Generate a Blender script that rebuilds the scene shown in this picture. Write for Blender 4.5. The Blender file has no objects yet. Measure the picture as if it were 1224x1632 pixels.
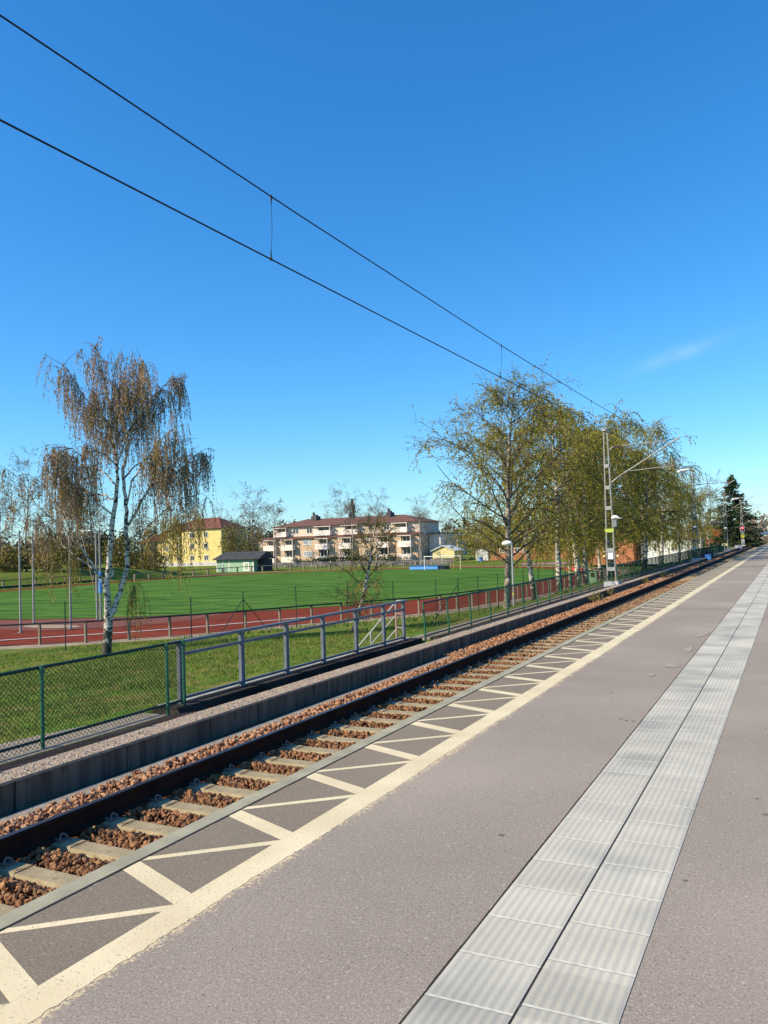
import bpy, math, random
import numpy as np
from mathutils import Vector, Matrix

C = bpy.context.scene
COL = C.collection
rad = math.radians

# ---------------------------------------------------------------- camera
YAW, PITCH, ROLL = 0.47061, 0.03946, 0.033
CAM_H = 1.7
cam_data = bpy.data.cameras.new('camera')
cam = bpy.data.objects.new('camera', cam_data)
COL.objects.link(cam)
U = Vector((math.cos(YAW), math.sin(YAW), 0))
Fh = Vector((-math.sin(YAW), math.cos(YAW), 0))
F = Fh * math.cos(PITCH) + Vector((0, 0, 1)) * math.sin(PITCH)
D = Fh * math.sin(PITCH) - Vector((0, 0, 1)) * math.cos(PITCH)
right = U * math.cos(ROLL) + D * math.sin(ROLL)
up = -(-U * math.sin(ROLL) + D * math.cos(ROLL))
cam.matrix_world = Matrix(((right.x, up.x, -F.x, 0), (right.y, up.y, -F.y, 0), (right.z, up.z, -F.z, CAM_H), (0, 0, 0, 1)))
cam_data.sensor_fit = 'VERTICAL'
cam_data.sensor_height = 24.0
cam_data.lens = 24.0 * 1280 / 1632
cam_data.clip_start = 0.05
cam_data.clip_end = 6000
C.camera = cam

# ---------------------------------------------------------------- sky, sun, exposure
SUN_EL = rad(33.5)
SUN_TO = Vector((-0.72, -0.69, 0)).normalized()          # horizontal direction towards the sun
w = bpy.data.worlds.new('World')
C.world = w
w.use_nodes = True
nt = w.node_tree
for n in list(nt.nodes): nt.nodes.remove(n)
wo = nt.nodes.new('ShaderNodeOutputWorld'); bg = nt.nodes.new('ShaderNodeBackground')
sky = nt.nodes.new('ShaderNodeTexSky'); sky.sky_type = 'NISHITA'; sky.sun_disc = False
sky.sun_elevation = SUN_EL; sky.sun_rotation = math.atan2(SUN_TO.x, SUN_TO.y)
sky.altitude = 0; sky.air_density = 1.0; sky.dust_density = 0.25; sky.ozone_density = 2.6
hsv = nt.nodes.new('ShaderNodeHueSaturation'); hsv.inputs['Saturation'].default_value = 1.25
hsv.inputs['Value'].default_value = 1.0
nt.links.new(sky.outputs[0], hsv.inputs['Color'])
gain = nt.nodes.new('ShaderNodeMixRGB'); gain.blend_type = 'MULTIPLY'; gain.inputs[0].default_value = 1.0
gain.inputs[2].default_value = (0.82, 1.25, 1.60, 1); nt.links.new(hsv.outputs[0], gain.inputs[1])
sep = nt.nodes.new('ShaderNodeSeparateColor'); com = nt.nodes.new('ShaderNodeCombineColor'); nt.links.new(gain.outputs[0], sep.inputs[0])
for ci, (k_, p_) in enumerate(((5.0, 1.06), (5.0, 0.88), (8.0, 0.84))):
    a_ = nt.nodes.new('ShaderNodeMath'); a_.operation = 'DIVIDE'; nt.links.new(sep.outputs[ci], a_.inputs[0]); a_.inputs[1].default_value = k_
    b_ = nt.nodes.new('ShaderNodeMath'); b_.operation = 'POWER'; nt.links.new(a_.outputs[0], b_.inputs[0]); b_.inputs[1].default_value = p_
    c_ = nt.nodes.new('ShaderNodeMath'); c_.operation = 'MULTIPLY'; nt.links.new(b_.outputs[0], c_.inputs[0]); c_.inputs[1].default_value = k_
    nt.links.new(c_.outputs[0], com.inputs[ci])
# one thin streak of high cloud, low in the sky up the line
tc = nt.nodes.new('ShaderNodeTexCoord')
def vmath(op, a, b=None):
    n = nt.nodes.new('ShaderNodeVectorMath'); n.operation = op
    nt.links.new(a, n.inputs[0])
    if b is not None: n.inputs[1].default_value = b
    return n
def smath(op, a, b):
    n = nt.nodes.new('ShaderNodeMath'); n.operation = op
    for i, v in enumerate((a, b)):
        if isinstance(v, (int, float)): n.inputs[i].default_value = v
        elif v is not None: nt.links.new(v, n.inputs[i])
    return n.outputs[0]
cdir = (F + right * ((1085 - 612) / 1280) + up * ((816 - 563) / 1280)).normalized()
calong = (right * 0.94 + up * 0.34).normalized(); cacross = cdir.cross(calong).normalized()
da = vmath('DOT_PRODUCT', tc.outputs['Generated'], calong - cdir * cdir.dot(calong)).outputs['Value']
dc = vmath('DOT_PRODUCT', tc.outputs['Generated'], cacross).outputs['Value']
ea = smath('POWER', smath('DIVIDE', da, 0.042), 2.0); ec = smath('POWER', smath('DIVIDE', dc, 0.0075), 2.0)
msk = smath('POWER', 2.718, smath('MULTIPLY', smath('ADD', ea, ec), -1.0))
nz = nt.nodes.new('ShaderNodeTexNoise'); nz.inputs['Scale'].default_value = 45; nz.inputs['Detail'].default_value = 5
nt.links.new(tc.outputs['Generated'], nz.inputs['Vector'])
msk = smath('MULTIPLY', smath('MULTIPLY', msk, nz.outputs['Fac']), 0.20)
cm = nt.nodes.new('ShaderNodeMixRGB'); nt.links.new(msk, cm.inputs[0]); nt.links.new(com.outputs[0], cm.inputs[1])
cm.inputs[2].default_value = (9, 9.5, 10, 1)
nt.links.new(cm.outputs[0], bg.inputs[0]); bg.inputs[1].default_value = 0.095
nt.links.new(bg.outputs[0], wo.inputs[0])

sd = bpy.data.lights.new('sun', 'SUN'); sd.energy = 5.0; sd.angle = rad(0.5); sd.color = (1.0, 0.86, 0.62)
so = bpy.data.objects.new('sun', sd); COL.objects.link(so)
to_sun = Vector((SUN_TO.x * math.cos(SUN_EL), SUN_TO.y * math.cos(SUN_EL), math.sin(SUN_EL)))
so.rotation_euler = to_sun.to_track_quat('Z', 'Y').to_euler()
so.location = (-30, -20, 40)
C.view_settings.view_transform = 'Standard'; C.view_settings.look = 'None'
C.view_settings.gamma = 1.0; C.view_settings.exposure = 0.46
C.cycles.max_bounces = 6; C.cycles.diffuse_bounces = 3; C.cycles.transparent_max_bounces = 6

# ---------------------------------------------------------------- materials
def mat(name, c1, c2=None, scale=5.0, rough=0.8, detail=6, bump=0.0, bscale=None, metal=0.0, spread=(0.35, 0.65),
        stretch=(1, 1, 1), c3=None, s3=40.0, t3=(0.55, 0.7), world=False, spec=0.3, bdist=0.02):
    m = bpy.data.materials.new(name); m.use_nodes = True
    t = m.node_tree; b = t.nodes['Principled BSDF']
    b.inputs['Roughness'].default_value = rough; b.inputs['Metallic'].default_value = metal
    b.inputs['Specular IOR Level'].default_value = spec
    co = t.nodes.new('ShaderNodeTexCoord')
    src = co.outputs['Object']
    if world:
        g = t.nodes.new('ShaderNodeNewGeometry'); src = g.outputs['Position']
    mp = t.nodes.new('ShaderNodeMapping'); mp.inputs['Scale'].default_value = stretch
    t.links.new(src, mp.inputs['Vector'])
    def noise(s, d):
        n = t.nodes.new('ShaderNodeTexNoise'); n.inputs['Scale'].default_value = s; n.inputs['Detail'].default_value = d
        t.links.new(mp.outputs[0], n.inputs['Vector']); return n
    def ramp(fac, a, e, ca, cb):
        r = t.nodes.new('ShaderNodeValToRGB'); r.color_ramp.elements[0].position = a; r.color_ramp.elements[1].position = e
        r.color_ramp.elements[0].color = (*ca, 1); r.color_ramp.elements[1].color = (*cb, 1)
        t.links.new(fac, r.inputs[0]); return r
    if c2 is None: c2 = tuple(x * 0.85 for x in c1)
    n1 = noise(scale, detail)
    out = ramp(n1.outputs['Fac'], spread[0], spread[1], c1, c2).outputs[0]
    if c3 is not None:
        n3 = noise(s3, 3); f = ramp(n3.outputs['Fac'], t3[0], t3[1], (0, 0, 0), (1, 1, 1))
        mx = t.nodes.new('ShaderNodeMixRGB'); t.links.new(f.outputs[0], mx.inputs[0]); t.links.new(out, mx.inputs[1])
        mx.inputs[2].default_value = (*c3, 1); out = mx.outputs[0]
    t.links.new(out, b.inputs['Base Color'])
    if bump:
        nb = noise(bscale or scale * 4, 4)
        bp = t.nodes.new('ShaderNodeBump'); bp.inputs['Strength'].default_value = bump; bp.inputs['Distance'].default_value = bdist
        t.links.new(nb.outputs['Fac'], bp.inputs['Height']); t.links.new(bp.outputs[0], b.inputs['Normal'])
    return m

def island_mat(name, cols, rough=0.85, transl=0.0):
    """colour picked per loose piece (leaf, stone, blade)"""
    m = bpy.data.materials.new(name); m.use_nodes = True
    t = m.node_tree; b = t.nodes['Principled BSDF']; b.inputs['Roughness'].default_value = rough
    b.inputs['Specular IOR Level'].default_value = 0.2
    g = t.nodes.new('ShaderNodeNewGeometry'); r = t.nodes.new('ShaderNodeValToRGB')
    el = r.color_ramp.elements
    while len(el) < len(cols): el.new(0.5)
    for i, c in enumerate(cols):
        el[i].position = i / (len(cols) - 1); el[i].color = (*c, 1)
    t.links.new(g.outputs['Random Per Island'], r.inputs[0]); t.links.new(r.outputs[0], b.inputs['Base Color'])
    if transl:
        tr = t.nodes.new('ShaderNodeBsdfTranslucent'); t.links.new(r.outputs[0], tr.inputs[0])
        mx = t.nodes.new('ShaderNodeMixShader'); mx.inputs[0].default_value = transl
        t.links.new(b.outputs[0], mx.inputs[1]); t.links.new(tr.outputs[0], mx.inputs[2])
        t.links.new(mx.outputs[0], t.nodes['Material Output'].inputs[0])
    return m

def asphalt_mat(name, base, dark, light, stain):
    m = mat(name, base, dark, scale=0.9, rough=0.92, detail=8, spread=(0.3, 0.75), bump=0.35, bscale=160, c3=stain, s3=0.45, t3=(0.48, 0.72), spec=0.15, bdist=0.006)
    t = m.node_tree; b = t.nodes['Principled BSDF']
    link = b.inputs['Base Color'].links[0]; src = link.from_socket
    co = t.nodes.new('ShaderNodeTexCoord')
    for sc, lo, hi, c in ((85, 0.55, 0.66, light), (110, 0.57, 0.67, tuple(x * 0.30 for x in dark)), (38, 0.63, 0.72, light), (60, 0.62, 0.69, (0.10, 0.07, 0.05))):
        n = t.nodes.new('ShaderNodeTexNoise'); n.inputs['Scale'].default_value = sc; n.inputs['Detail'].default_value = 2
        mp = t.nodes.new('ShaderNodeMapping'); mp.inputs['Location'].default_value = (sc, 3, 7)
        t.links.new(co.outputs['Object'], mp.inputs[0]); t.links.new(mp.outputs[0], n.inputs['Vector'])
        r = t.nodes.new('ShaderNodeMapRange'); r.inputs[1].default_value = lo; r.inputs[2].default_value = hi; r.inputs[4].default_value = 0.5
        t.links.new(n.outputs['Fac'], r.inputs[0])
        mx = t.nodes.new('ShaderNodeMixRGB'); t.links.new(r.outputs[0], mx.inputs[0]); t.links.new(src, mx.inputs[1])
        mx.inputs[2].default_value = (*c, 1); src = mx.outputs[0]
    t.links.new(src, b.inputs['Base Color'])
    return m

M = {}
M['asphalt'] = asphalt_mat('platform_asphalt', (0.335, 0.276, 0.222), (0.278, 0.228, 0.183), (0.56, 0.48, 0.39), (0.41, 0.34, 0.27))
def faded_paint(m):
    t = m.node_tree; b = t.nodes['Principled BSDF']; src = b.inputs['Base Color'].links[0].from_socket
    co = t.nodes.new('ShaderNodeTexCoord'); sx = t.nodes.new('ShaderNodeSeparateXYZ'); t.links.new(co.outputs['Object'], sx.inputs[0])
    tot = None
    for sc, wt in ((7, 0.5), (38, 0.8), (110, 0.7)):
        n = t.nodes.new('ShaderNodeTexNoise'); n.inputs['Scale'].default_value = sc; n.inputs['Detail'].default_value = 3; t.links.new(co.outputs['Object'], n.inputs['Vector'])
        mu = t.nodes.new('ShaderNodeMath'); mu.operation = 'MULTIPLY_ADD'; t.links.new(n.outputs['Fac'], mu.inputs[0]); mu.inputs[1].default_value = wt; mu.inputs[2].default_value = 0
        if tot is not None: t.links.new(tot, mu.inputs[2])
        tot = mu.outputs[0]
    mr = t.nodes.new('ShaderNodeMapRange'); mr.inputs[1].default_value = -2.60; mr.inputs[2].default_value = -2.44; mr.inputs[3].default_value = 0.80; mr.inputs[4].default_value = 1.42
    t.links.new(sx.outputs[0], mr.inputs[0])
    df = t.nodes.new('ShaderNodeMath'); df.operation = 'SUBTRACT'; t.links.new(tot, df.inputs[0]); t.links.new(mr.outputs[0], df.inputs[1])
    st = t.nodes.new('ShaderNodeMapRange'); st.inputs[1].default_value = -0.03; st.inputs[2].default_value = 0.04; t.links.new(df.outputs[0], st.inputs[0])
    mx = t.nodes.new('ShaderNodeMixRGB'); t.links.new(st.outputs[0], mx.inputs[0]); t.links.new(src, mx.inputs[1]); mx.inputs[2].default_value = (0.66, 0.52, 0.31, 1)
    t.links.new(mx.outputs[0], b.inputs['Base Color']); return m
M['paint_worn'] = faded_paint(asphalt_mat('worn_cream_paint', (0.335, 0.276, 0.222), (0.278, 0.228, 0.183), (0.56, 0.48, 0.39), (0.41, 0.34, 0.27)))
M['asphalt_edge'] = asphalt_mat('edge_asphalt', (0.245, 0.200, 0.148), (0.195, 0.157, 0.115), (0.40, 0.33, 0.25), (0.275, 0.225, 0.165))
M['paint'] = mat('cream_paint', (0.80, 0.67, 0.42), (0.68, 0.56, 0.34), scale=2.2, rough=0.75, bump=0.25, bscale=120, c3=(0.34, 0.275, 0.2), s3=70, t3=(0.61, 0.70), bdist=0.004)
M['kerb'] = mat('coping_concrete', (0.40, 0.365, 0.25), (0.30, 0.275, 0.19), scale=4, rough=0.9, bump=0.3, bscale=80, bdist=0.004)
M['dark_gap'] = mat('dark_joint', (0.045, 0.035, 0.028), (0.02, 0.017, 0.014), scale=9, rough=0.95)
M['concrete'] = mat('concrete', (0.40, 0.38, 0.33), (0.30, 0.28, 0.24), scale=3, rough=0.9, bump=0.3, bscale=60)
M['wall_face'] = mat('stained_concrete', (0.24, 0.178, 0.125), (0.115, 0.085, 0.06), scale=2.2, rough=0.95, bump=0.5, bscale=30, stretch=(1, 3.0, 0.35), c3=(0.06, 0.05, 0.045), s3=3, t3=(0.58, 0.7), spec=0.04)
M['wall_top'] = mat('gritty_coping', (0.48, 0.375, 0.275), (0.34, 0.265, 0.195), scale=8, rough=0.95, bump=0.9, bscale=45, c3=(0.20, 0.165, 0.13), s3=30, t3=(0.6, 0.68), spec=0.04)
M['sleeper'] = mat('sleeper_concrete', (0.40, 0.33, 0.20), (0.29, 0.23, 0.135), scale=6, rough=0.9, bump=0.3, bscale=50, c3=(0.19, 0.14, 0.085), s3=12, t3=(0.55, 0.72))
M['rail'] = mat('rusty_rail', (0.045, 0.026, 0.018), (0.028, 0.018, 0.014), scale=4, rough=0.75, bump=0.3, bscale=40, spec=0.04)
M['rail_top'] = mat('worn_rail_head', (0.10, 0.085, 0.085), (0.05, 0.038, 0.035), scale=3, rough=0.38, metal=0.7, stretch=(4, 0.15, 1))
M['clip'] = mat('clip_steel', (0.26, 0.21, 0.165), (0.17, 0.13, 0.10), scale=30, rough=0.6, metal=0.0)
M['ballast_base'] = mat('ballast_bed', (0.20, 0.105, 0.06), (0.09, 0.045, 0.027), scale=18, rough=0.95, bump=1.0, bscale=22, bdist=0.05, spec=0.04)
M['gravel'] = mat('fine_gravel', (0.38, 0.33, 0.265), (0.27, 0.23, 0.185), scale=10, rough=0.95, bump=0.7, bscale=60, c3=(0.19, 0.16, 0.13), s3=45, t3=(0.58, 0.68), world=True, spec=0.04)
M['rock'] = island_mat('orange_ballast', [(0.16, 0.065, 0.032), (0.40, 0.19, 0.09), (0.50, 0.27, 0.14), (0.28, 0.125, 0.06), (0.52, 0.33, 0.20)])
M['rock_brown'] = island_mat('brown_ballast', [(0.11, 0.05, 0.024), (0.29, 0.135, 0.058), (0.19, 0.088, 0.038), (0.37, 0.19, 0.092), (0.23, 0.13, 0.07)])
M['tar'] = mat('dark_tarmac', (0.062, 0.052, 0.046), (0.028, 0.024, 0.022), scale=2.5, rough=0.95, bump=0.8, bscale=20, bdist=0.03, stretch=(1, 0.4, 1), spec=0.04)
M['green_steel'] = mat('green_paint', (0.030, 0.15, 0.075), (0.022, 0.11, 0.055), scale=6, rough=0.5, spec=0.5)
M['green_dark'] = mat('dark_green_paint', (0.012, 0.045, 0.032), (0.01, 0.035, 0.026), scale=6, rough=0.55)
M['wire_green'] = mat('green_wire', (0.016, 0.055, 0.028), (0.012, 0.04, 0.02), scale=10, rough=0.6)
M['grey_steel'] = mat('galvanised_blue_grey', (0.135, 0.15, 0.17), (0.095, 0.105, 0.122), scale=5, rough=0.6, metal=0.0, spec=0.5)
M['pale_steel'] = mat('pale_galvanised', (0.36, 0.36, 0.34), (0.28, 0.285, 0.27), scale=6, rough=0.6, metal=0.0)
M['mast'] = mat('mast_steel', (0.34, 0.325, 0.285), (0.25, 0.235, 0.205), scale=3, rough=0.6, metal=0.25)
M['mast_dark'] = mat('weathered_mast_steel', (0.20, 0.19, 0.175), (0.13, 0.12, 0.11), scale=3, rough=0.65, metal=0.2)
M['wire'] = mat('overhead_wire', (0.018, 0.018, 0.022), (0.012, 0.012, 0.014), scale=5, rough=0.6)
M['insulator'] = mat('brown_insulator', (0.17, 0.09, 0.06), (0.10, 0.06, 0.045), scale=10, rough=0.3)
M['white'] = mat('white_paint', (0.80, 0.79, 0.74), (0.70, 0.69, 0.65), scale=4, rough=0.55)
M['lampwhite'] = mat('lamp_enamel', (0.85, 0.85, 0.82), (0.78, 0.78, 0.75), scale=4, rough=0.4)
M['yellow'] = mat('yellow_paint', (0.72, 0.62, 0.06), (0.6, 0.5, 0.05), scale=4, rough=0.5)
M['yelgreen'] = mat('yellow_green_band', (0.46, 0.54, 0.10), (0.40, 0.47, 0.09), scale=4, rough=0.5)
M['greybox'] = mat('grey_box', (0.24, 0.25, 0.27), (0.18, 0.19, 0.21), scale=4, rough=0.6)
M['black'] = mat('black_paint', (0.02, 0.02, 0.022), (0.012, 0.012, 0.013), scale=4, rough=0.5)
M['blue'] = mat('blue_paint', (0.02, 0.12, 0.50), (0.02, 0.09, 0.38), scale=3, rough=0.5)
M['lightblue'] = mat('light_blue_paint', (0.12, 0.36, 0.80), (0.10, 0.30, 0.70), scale=3, rough=0.5)
M['darkblue'] = mat('dark_blue_paint', (0.010, 0.018, 0.045), (0.008, 0.012, 0.03), scale=3, rough=0.5)
M['greyblue'] = mat('grey_blue_roof', (0.10, 0.16, 0.24), (0.08, 0.13, 0.20), scale=1, rough=0.8)
M['red'] = mat('red_paint', (0.60, 0.05, 0.045), (0.48, 0.04, 0.04), scale=3, rough=0.5)
M['track'] = mat('red_running_track', (0.215, 0.045, 0.024), (0.165, 0.034, 0.018), scale=0.5, rough=0.95, c3=(0.15, 0.042, 0.03), s3=0.22, t3=(0.55, 0.75), bump=0.2, bscale=60, spec=0.04)
M['cinder'] = mat('greyish_red_apron', (0.21, 0.085, 0.066), (0.165, 0.072, 0.058), scale=0.5, rough=0.95, spec=0.04)
M['sand'] = mat('pale_sand_gravel', (0.40, 0.315, 0.225), (0.30, 0.23, 0.16), scale=1.4, rough=0.95, bump=0.4, bscale=40, c3=(0.17, 0.16, 0.08), s3=2.2, t3=(0.58, 0.72), spec=0.04)
M['pitch'] = mat('mown_pitch', (0.062, 0.155, 0.020), (0.105, 0.200, 0.036), scale=0.35, rough=0.95, detail=9, stretch=(0.16, 1.3, 1), c3=(0.034, 0.09, 0.010), s3=0.9, t3=(0.52, 0.61), bump=0.4, bscale=18, bdist=0.05, spec=0.04)
M['grass'] = mat('rough_lawn', (0.12, 0.185, 0.025), (0.20, 0.165, 0.05), scale=0.7, rough=0.95, detail=9, spread=(0.42, 0.66), c3=(0.07, 0.15, 0.02), s3=1.6, t3=(0.52, 0.64), bump=0.8, bscale=14, bdist=0.06, world=True, spec=0.04)
M['blade'] = island_mat('grass_blades', [(0.09, 0.19, 0.02), (0.17, 0.27, 0.036), (0.27, 0.235, 0.065), (0.12, 0.23, 0.026), (0.30, 0.22, 0.10)], transl=0.25)
M['post_wood'] = mat('weathered_post', (0.27, 0.22, 0.155), (0.18, 0.145, 0.105), scale=4, rough=0.9, stretch=(3, 3, 0.4))
M['dark_rail'] = mat('dark_barrier_rail', (0.035, 0.04, 0.035), (0.022, 0.026, 0.023), scale=4, rough=0.7)
M['pink'] = mat('pinkish_render', (0.76, 0.62, 0.50), (0.70, 0.56, 0.45), scale=0.6, rough=0.95)
M['peach'] = mat('peach_render', (0.62, 0.45, 0.30), (0.57, 0.41, 0.27), scale=0.6, rough=0.95)
M['balc'] = mat('white_balcony_panel', (0.84, 0.74, 0.66), (0.78, 0.68, 0.60), scale=1, rough=0.8)
M['rooftile'] = mat('red_brown_roof', (0.175, 0.085, 0.063), (0.13, 0.064, 0.05), scale=1.2, rough=0.9, bump=0.5, bscale=5)
M['redroof'] = mat('red_roof', (0.20, 0.078, 0.052), (0.145, 0.058, 0.042), scale=1.2, rough=0.9, bump=0.5, bscale=5)
M['glass'] = mat('window_glass', (0.035, 0.04, 0.045), (0.06, 0.07, 0.08), scale=0.6, rough=0.12, spec=0.6)
M['paleglass'] = mat('pale_pane', (0.42, 0.46, 0.47), (0.30, 0.34, 0.36), scale=1.4, rough=0.4)  # pale grey-blue mottle for some panes and the lamp lens
M['chimney'] = mat('chimney_metal', (0.085, 0.085, 0.09), (0.05, 0.05, 0.055), scale=1, rough=0.7)
M['yellowwall'] = mat('yellow_render', (0.74, 0.60, 0.24), (0.68, 0.54, 0.20), scale=0.6, rough=0.95)
M['mutedwall'] = mat('dull_mauve_tone', (0.20, 0.13, 0.12), (0.16, 0.11, 0.10), scale=0.6, rough=0.95)  # dark mauve tone, only for the left side wall of the yellow house
M['paleyellow'] = mat('pale_yellow_boards', (0.72, 0.62, 0.30), (0.64, 0.55, 0.26), scale=0.6, rough=0.9)
M['plinth'] = mat('pale_plinth', (0.60, 0.58, 0.56), (0.50, 0.48, 0.46), scale=1, rough=0.9)
M['greenwall'] = mat('mint_green_boards', (0.33, 0.50, 0.34), (0.29, 0.44, 0.30), scale=1, rough=0.85, stretch=(6, 6, 0.3))
M['greenroof'] = mat('grey_green_roof', (0.16, 0.22, 0.16), (0.12, 0.17, 0.12), scale=1, rough=0.8)
M['hutroof'] = mat('black_felt_roof', (0.06, 0.064, 0.07), (0.042, 0.045, 0.05), scale=1, rough=0.95)
M['brick'] = mat('orange_brick', (0.44, 0.175, 0.085), (0.36, 0.14, 0.07), scale=1.5, rough=0.95, bump=0.4, bscale=10)
M['redboards'] = mat('falu_red_boards', (0.38, 0.085, 0.040), (0.30, 0.065, 0.032), scale=1.5, rough=0.9)
M['greyfence'] = mat('grey_boards', (0.20, 0.19, 0.185), (0.14, 0.135, 0.13), scale=1.2, rough=0.9)
M['magenta'] = mat('purple_band', (0.40, 0.17, 0.36), (0.34, 0.14, 0.30), scale=1, rough=0.8)
M['net'] = mat('net_cord', (0.30, 0.32, 0.30), (0.22, 0.24, 0.22), scale=3, rough=0.8)
M['leaf_spring'] = island_mat('spring_birch_leaf', [(0.16, 0.155, 0.022), (0.40, 0.37, 0.05), (0.29, 0.275, 0.035), (0.48, 0.43, 0.075), (0.25, 0.20, 0.05), (0.18, 0.125, 0.05)], transl=0.3)
M['leaf_catkin'] = island_mat('birch_catkin', [(0.26, 0.155, 0.09), (0.50, 0.33, 0.205), (0.36, 0.25, 0.11), (0.58, 0.41, 0.28), (0.30, 0.22, 0.08)], transl=0.15)
M['leaf_olive'] = island_mat('birch_catkin_low', [(0.20, 0.15, 0.03), (0.37, 0.285, 0.055), (0.27, 0.21, 0.04), (0.43, 0.335, 0.09), (0.17, 0.13, 0.03)], transl=0.2)
M['leaf_bare'] = island_mat('bare_twig_buds', [(0.15, 0.11, 0.08), (0.27, 0.21, 0.16), (0.20, 0.16, 0.105), (0.33, 0.265, 0.215)], transl=0.1)
M['needle'] = island_mat('spruce_needles', [(0.018, 0.038, 0.015), (0.045, 0.078, 0.03), (0.03, 0.055, 0.02), (0.06, 0.09, 0.035)])
M['bushleaf'] = island_mat('bush_leaves', [(0.14, 0.125, 0.03), (0.28, 0.235, 0.06), (0.20, 0.165, 0.045), (0.24, 0.165, 0.09)], transl=0.2)
M['forestleaf'] = island_mat('forest_foliage', [(0.03, 0.05, 0.02), (0.07, 0.08, 0.026), (0.105, 0.085, 0.045), (0.05, 0.07, 0.025), (0.125, 0.10, 0.065)])
M['twig'] = mat('dark_twig', (0.16, 0.11, 0.075), (0.10, 0.068, 0.048), scale=4, rough=0.9)
M['greytwig'] = mat('grey_branch', (0.17, 0.145, 0.12), (0.11, 0.09, 0.075), scale=4, rough=0.9)
def bark():
    m = mat('birch_bark', (0.66, 0.61, 0.53), (0.46, 0.41, 0.35), scale=3, rough=0.85, bump=0.5, bscale=14, c3=(0.05, 0.042, 0.036), s3=3.6, t3=(0.50, 0.58), stretch=(1.1, 1.1, 2.4), bdist=0.03)
    t = m.node_tree; b = t.nodes['Principled BSDF']; src = b.inputs['Base Color'].links[0].from_socket
    co = t.nodes.new('ShaderNodeTexCoord'); sx = t.nodes.new('ShaderNodeSeparateXYZ'); t.links.new(co.outputs['Object'], sx.inputs[0])
    n = t.nodes.new('ShaderNodeTexNoise'); n.inputs['Scale'].default_value = 4.5; n.inputs['Detail'].default_value = 4; t.links.new(co.outputs['Object'], n.inputs['Vector'])
    mr = t.nodes.new('ShaderNodeMapRange'); mr.inputs[1].default_value = 0.2; mr.inputs[2].default_value = 3.4; mr.inputs[3].default_value = 0.30; mr.inputs[4].default_value = -0.12
    t.links.new(sx.outputs[2], mr.inputs[0])
    ad = t.nodes.new('ShaderNodeMath'); t.links.new(n.outputs['Fac'], ad.inputs[0]); t.links.new(mr.outputs[0], ad.inputs[1])
    r = t.nodes.new('ShaderNodeMapRange'); r.inputs[1].default_value = 0.60; r.inputs[2].default_value = 0.70; t.links.new(ad.outputs[0], r.inputs[0])
    mx = t.nodes.new('ShaderNodeMixRGB'); t.links.new(r.outputs[0], mx.inputs[0]); t.links.new(src, mx.inputs[1]); mx.inputs[2].default_value = (0.06, 0.05, 0.042, 1)
    t.links.new(mx.outputs[0], b.inputs['Base Color'])
    return m
M['bark'] = bark()
M['bark_old'] = mat('old_birch_bark', (0.30, 0.24, 0.18), (0.13, 0.10, 0.08), scale=5, rough=0.9, bump=0.6, bscale=14, c3=(0.50, 0.44, 0.36), s3=3.0, t3=(0.56, 0.64), stretch=(1.2, 1.2, 1.6), bdist=0.03)
def tactile_mat():
    m = mat('tactile_concrete', (0.575, 0.53, 0.425), (0.49, 0.455, 0.37), scale=2.2, rough=0.85, bump=0.25, bscale=120, c3=(0.37, 0.355, 0.30), s3=1.3, t3=(0.50, 0.70), bdist=0.004)
    t = m.node_tree; b = t.nodes['Principled BSDF']; src = b.inputs['Base Color'].links[0].from_socket
    co = t.nodes.new('ShaderNodeTexCoord'); mp = t.nodes.new('ShaderNodeMapping'); mp.inputs['Scale'].default_value = (1 / 0.35, 1 / 0.35, 0)
    mp.inputs['Location'].default_value = (0.97 / 0.35, 0, 0)
    t.links.new(co.outputs['Object'], mp.inputs[0])
    fl = t.nodes.new('ShaderNodeVectorMath'); fl.operation = 'FLOOR'; t.links.new(mp.outputs[0], fl.inputs[0])
    wn = t.nodes.new('ShaderNodeTexWhiteNoise'); t.links.new(fl.outputs[0], wn.inputs[0])
    mr = t.nodes.new('ShaderNodeMapRange'); mr.inputs[3].default_value = 0.86; mr.inputs[4].default_value = 1.06; t.links.new(wn.outputs[0], mr.inputs[0])
    mx = t.nodes.new('ShaderNodeMixRGB'); mx.blend_type = 'MULTIPLY'; mx.inputs[0].default_value = 1; t.links.new(src, mx.inputs[1]); t.links.new(mr.outputs[0], mx.inputs[2])
    t.links.new(mx.outputs[0], b.inputs['Base Color'])
    return m
M['tactile'] = tactile_mat()
M['tactile_joint'] = mat('tactile_joint', (0.70, 0.67, 0.55), (0.50, 0.48, 0.40), scale=25, rough=0.9)

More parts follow.
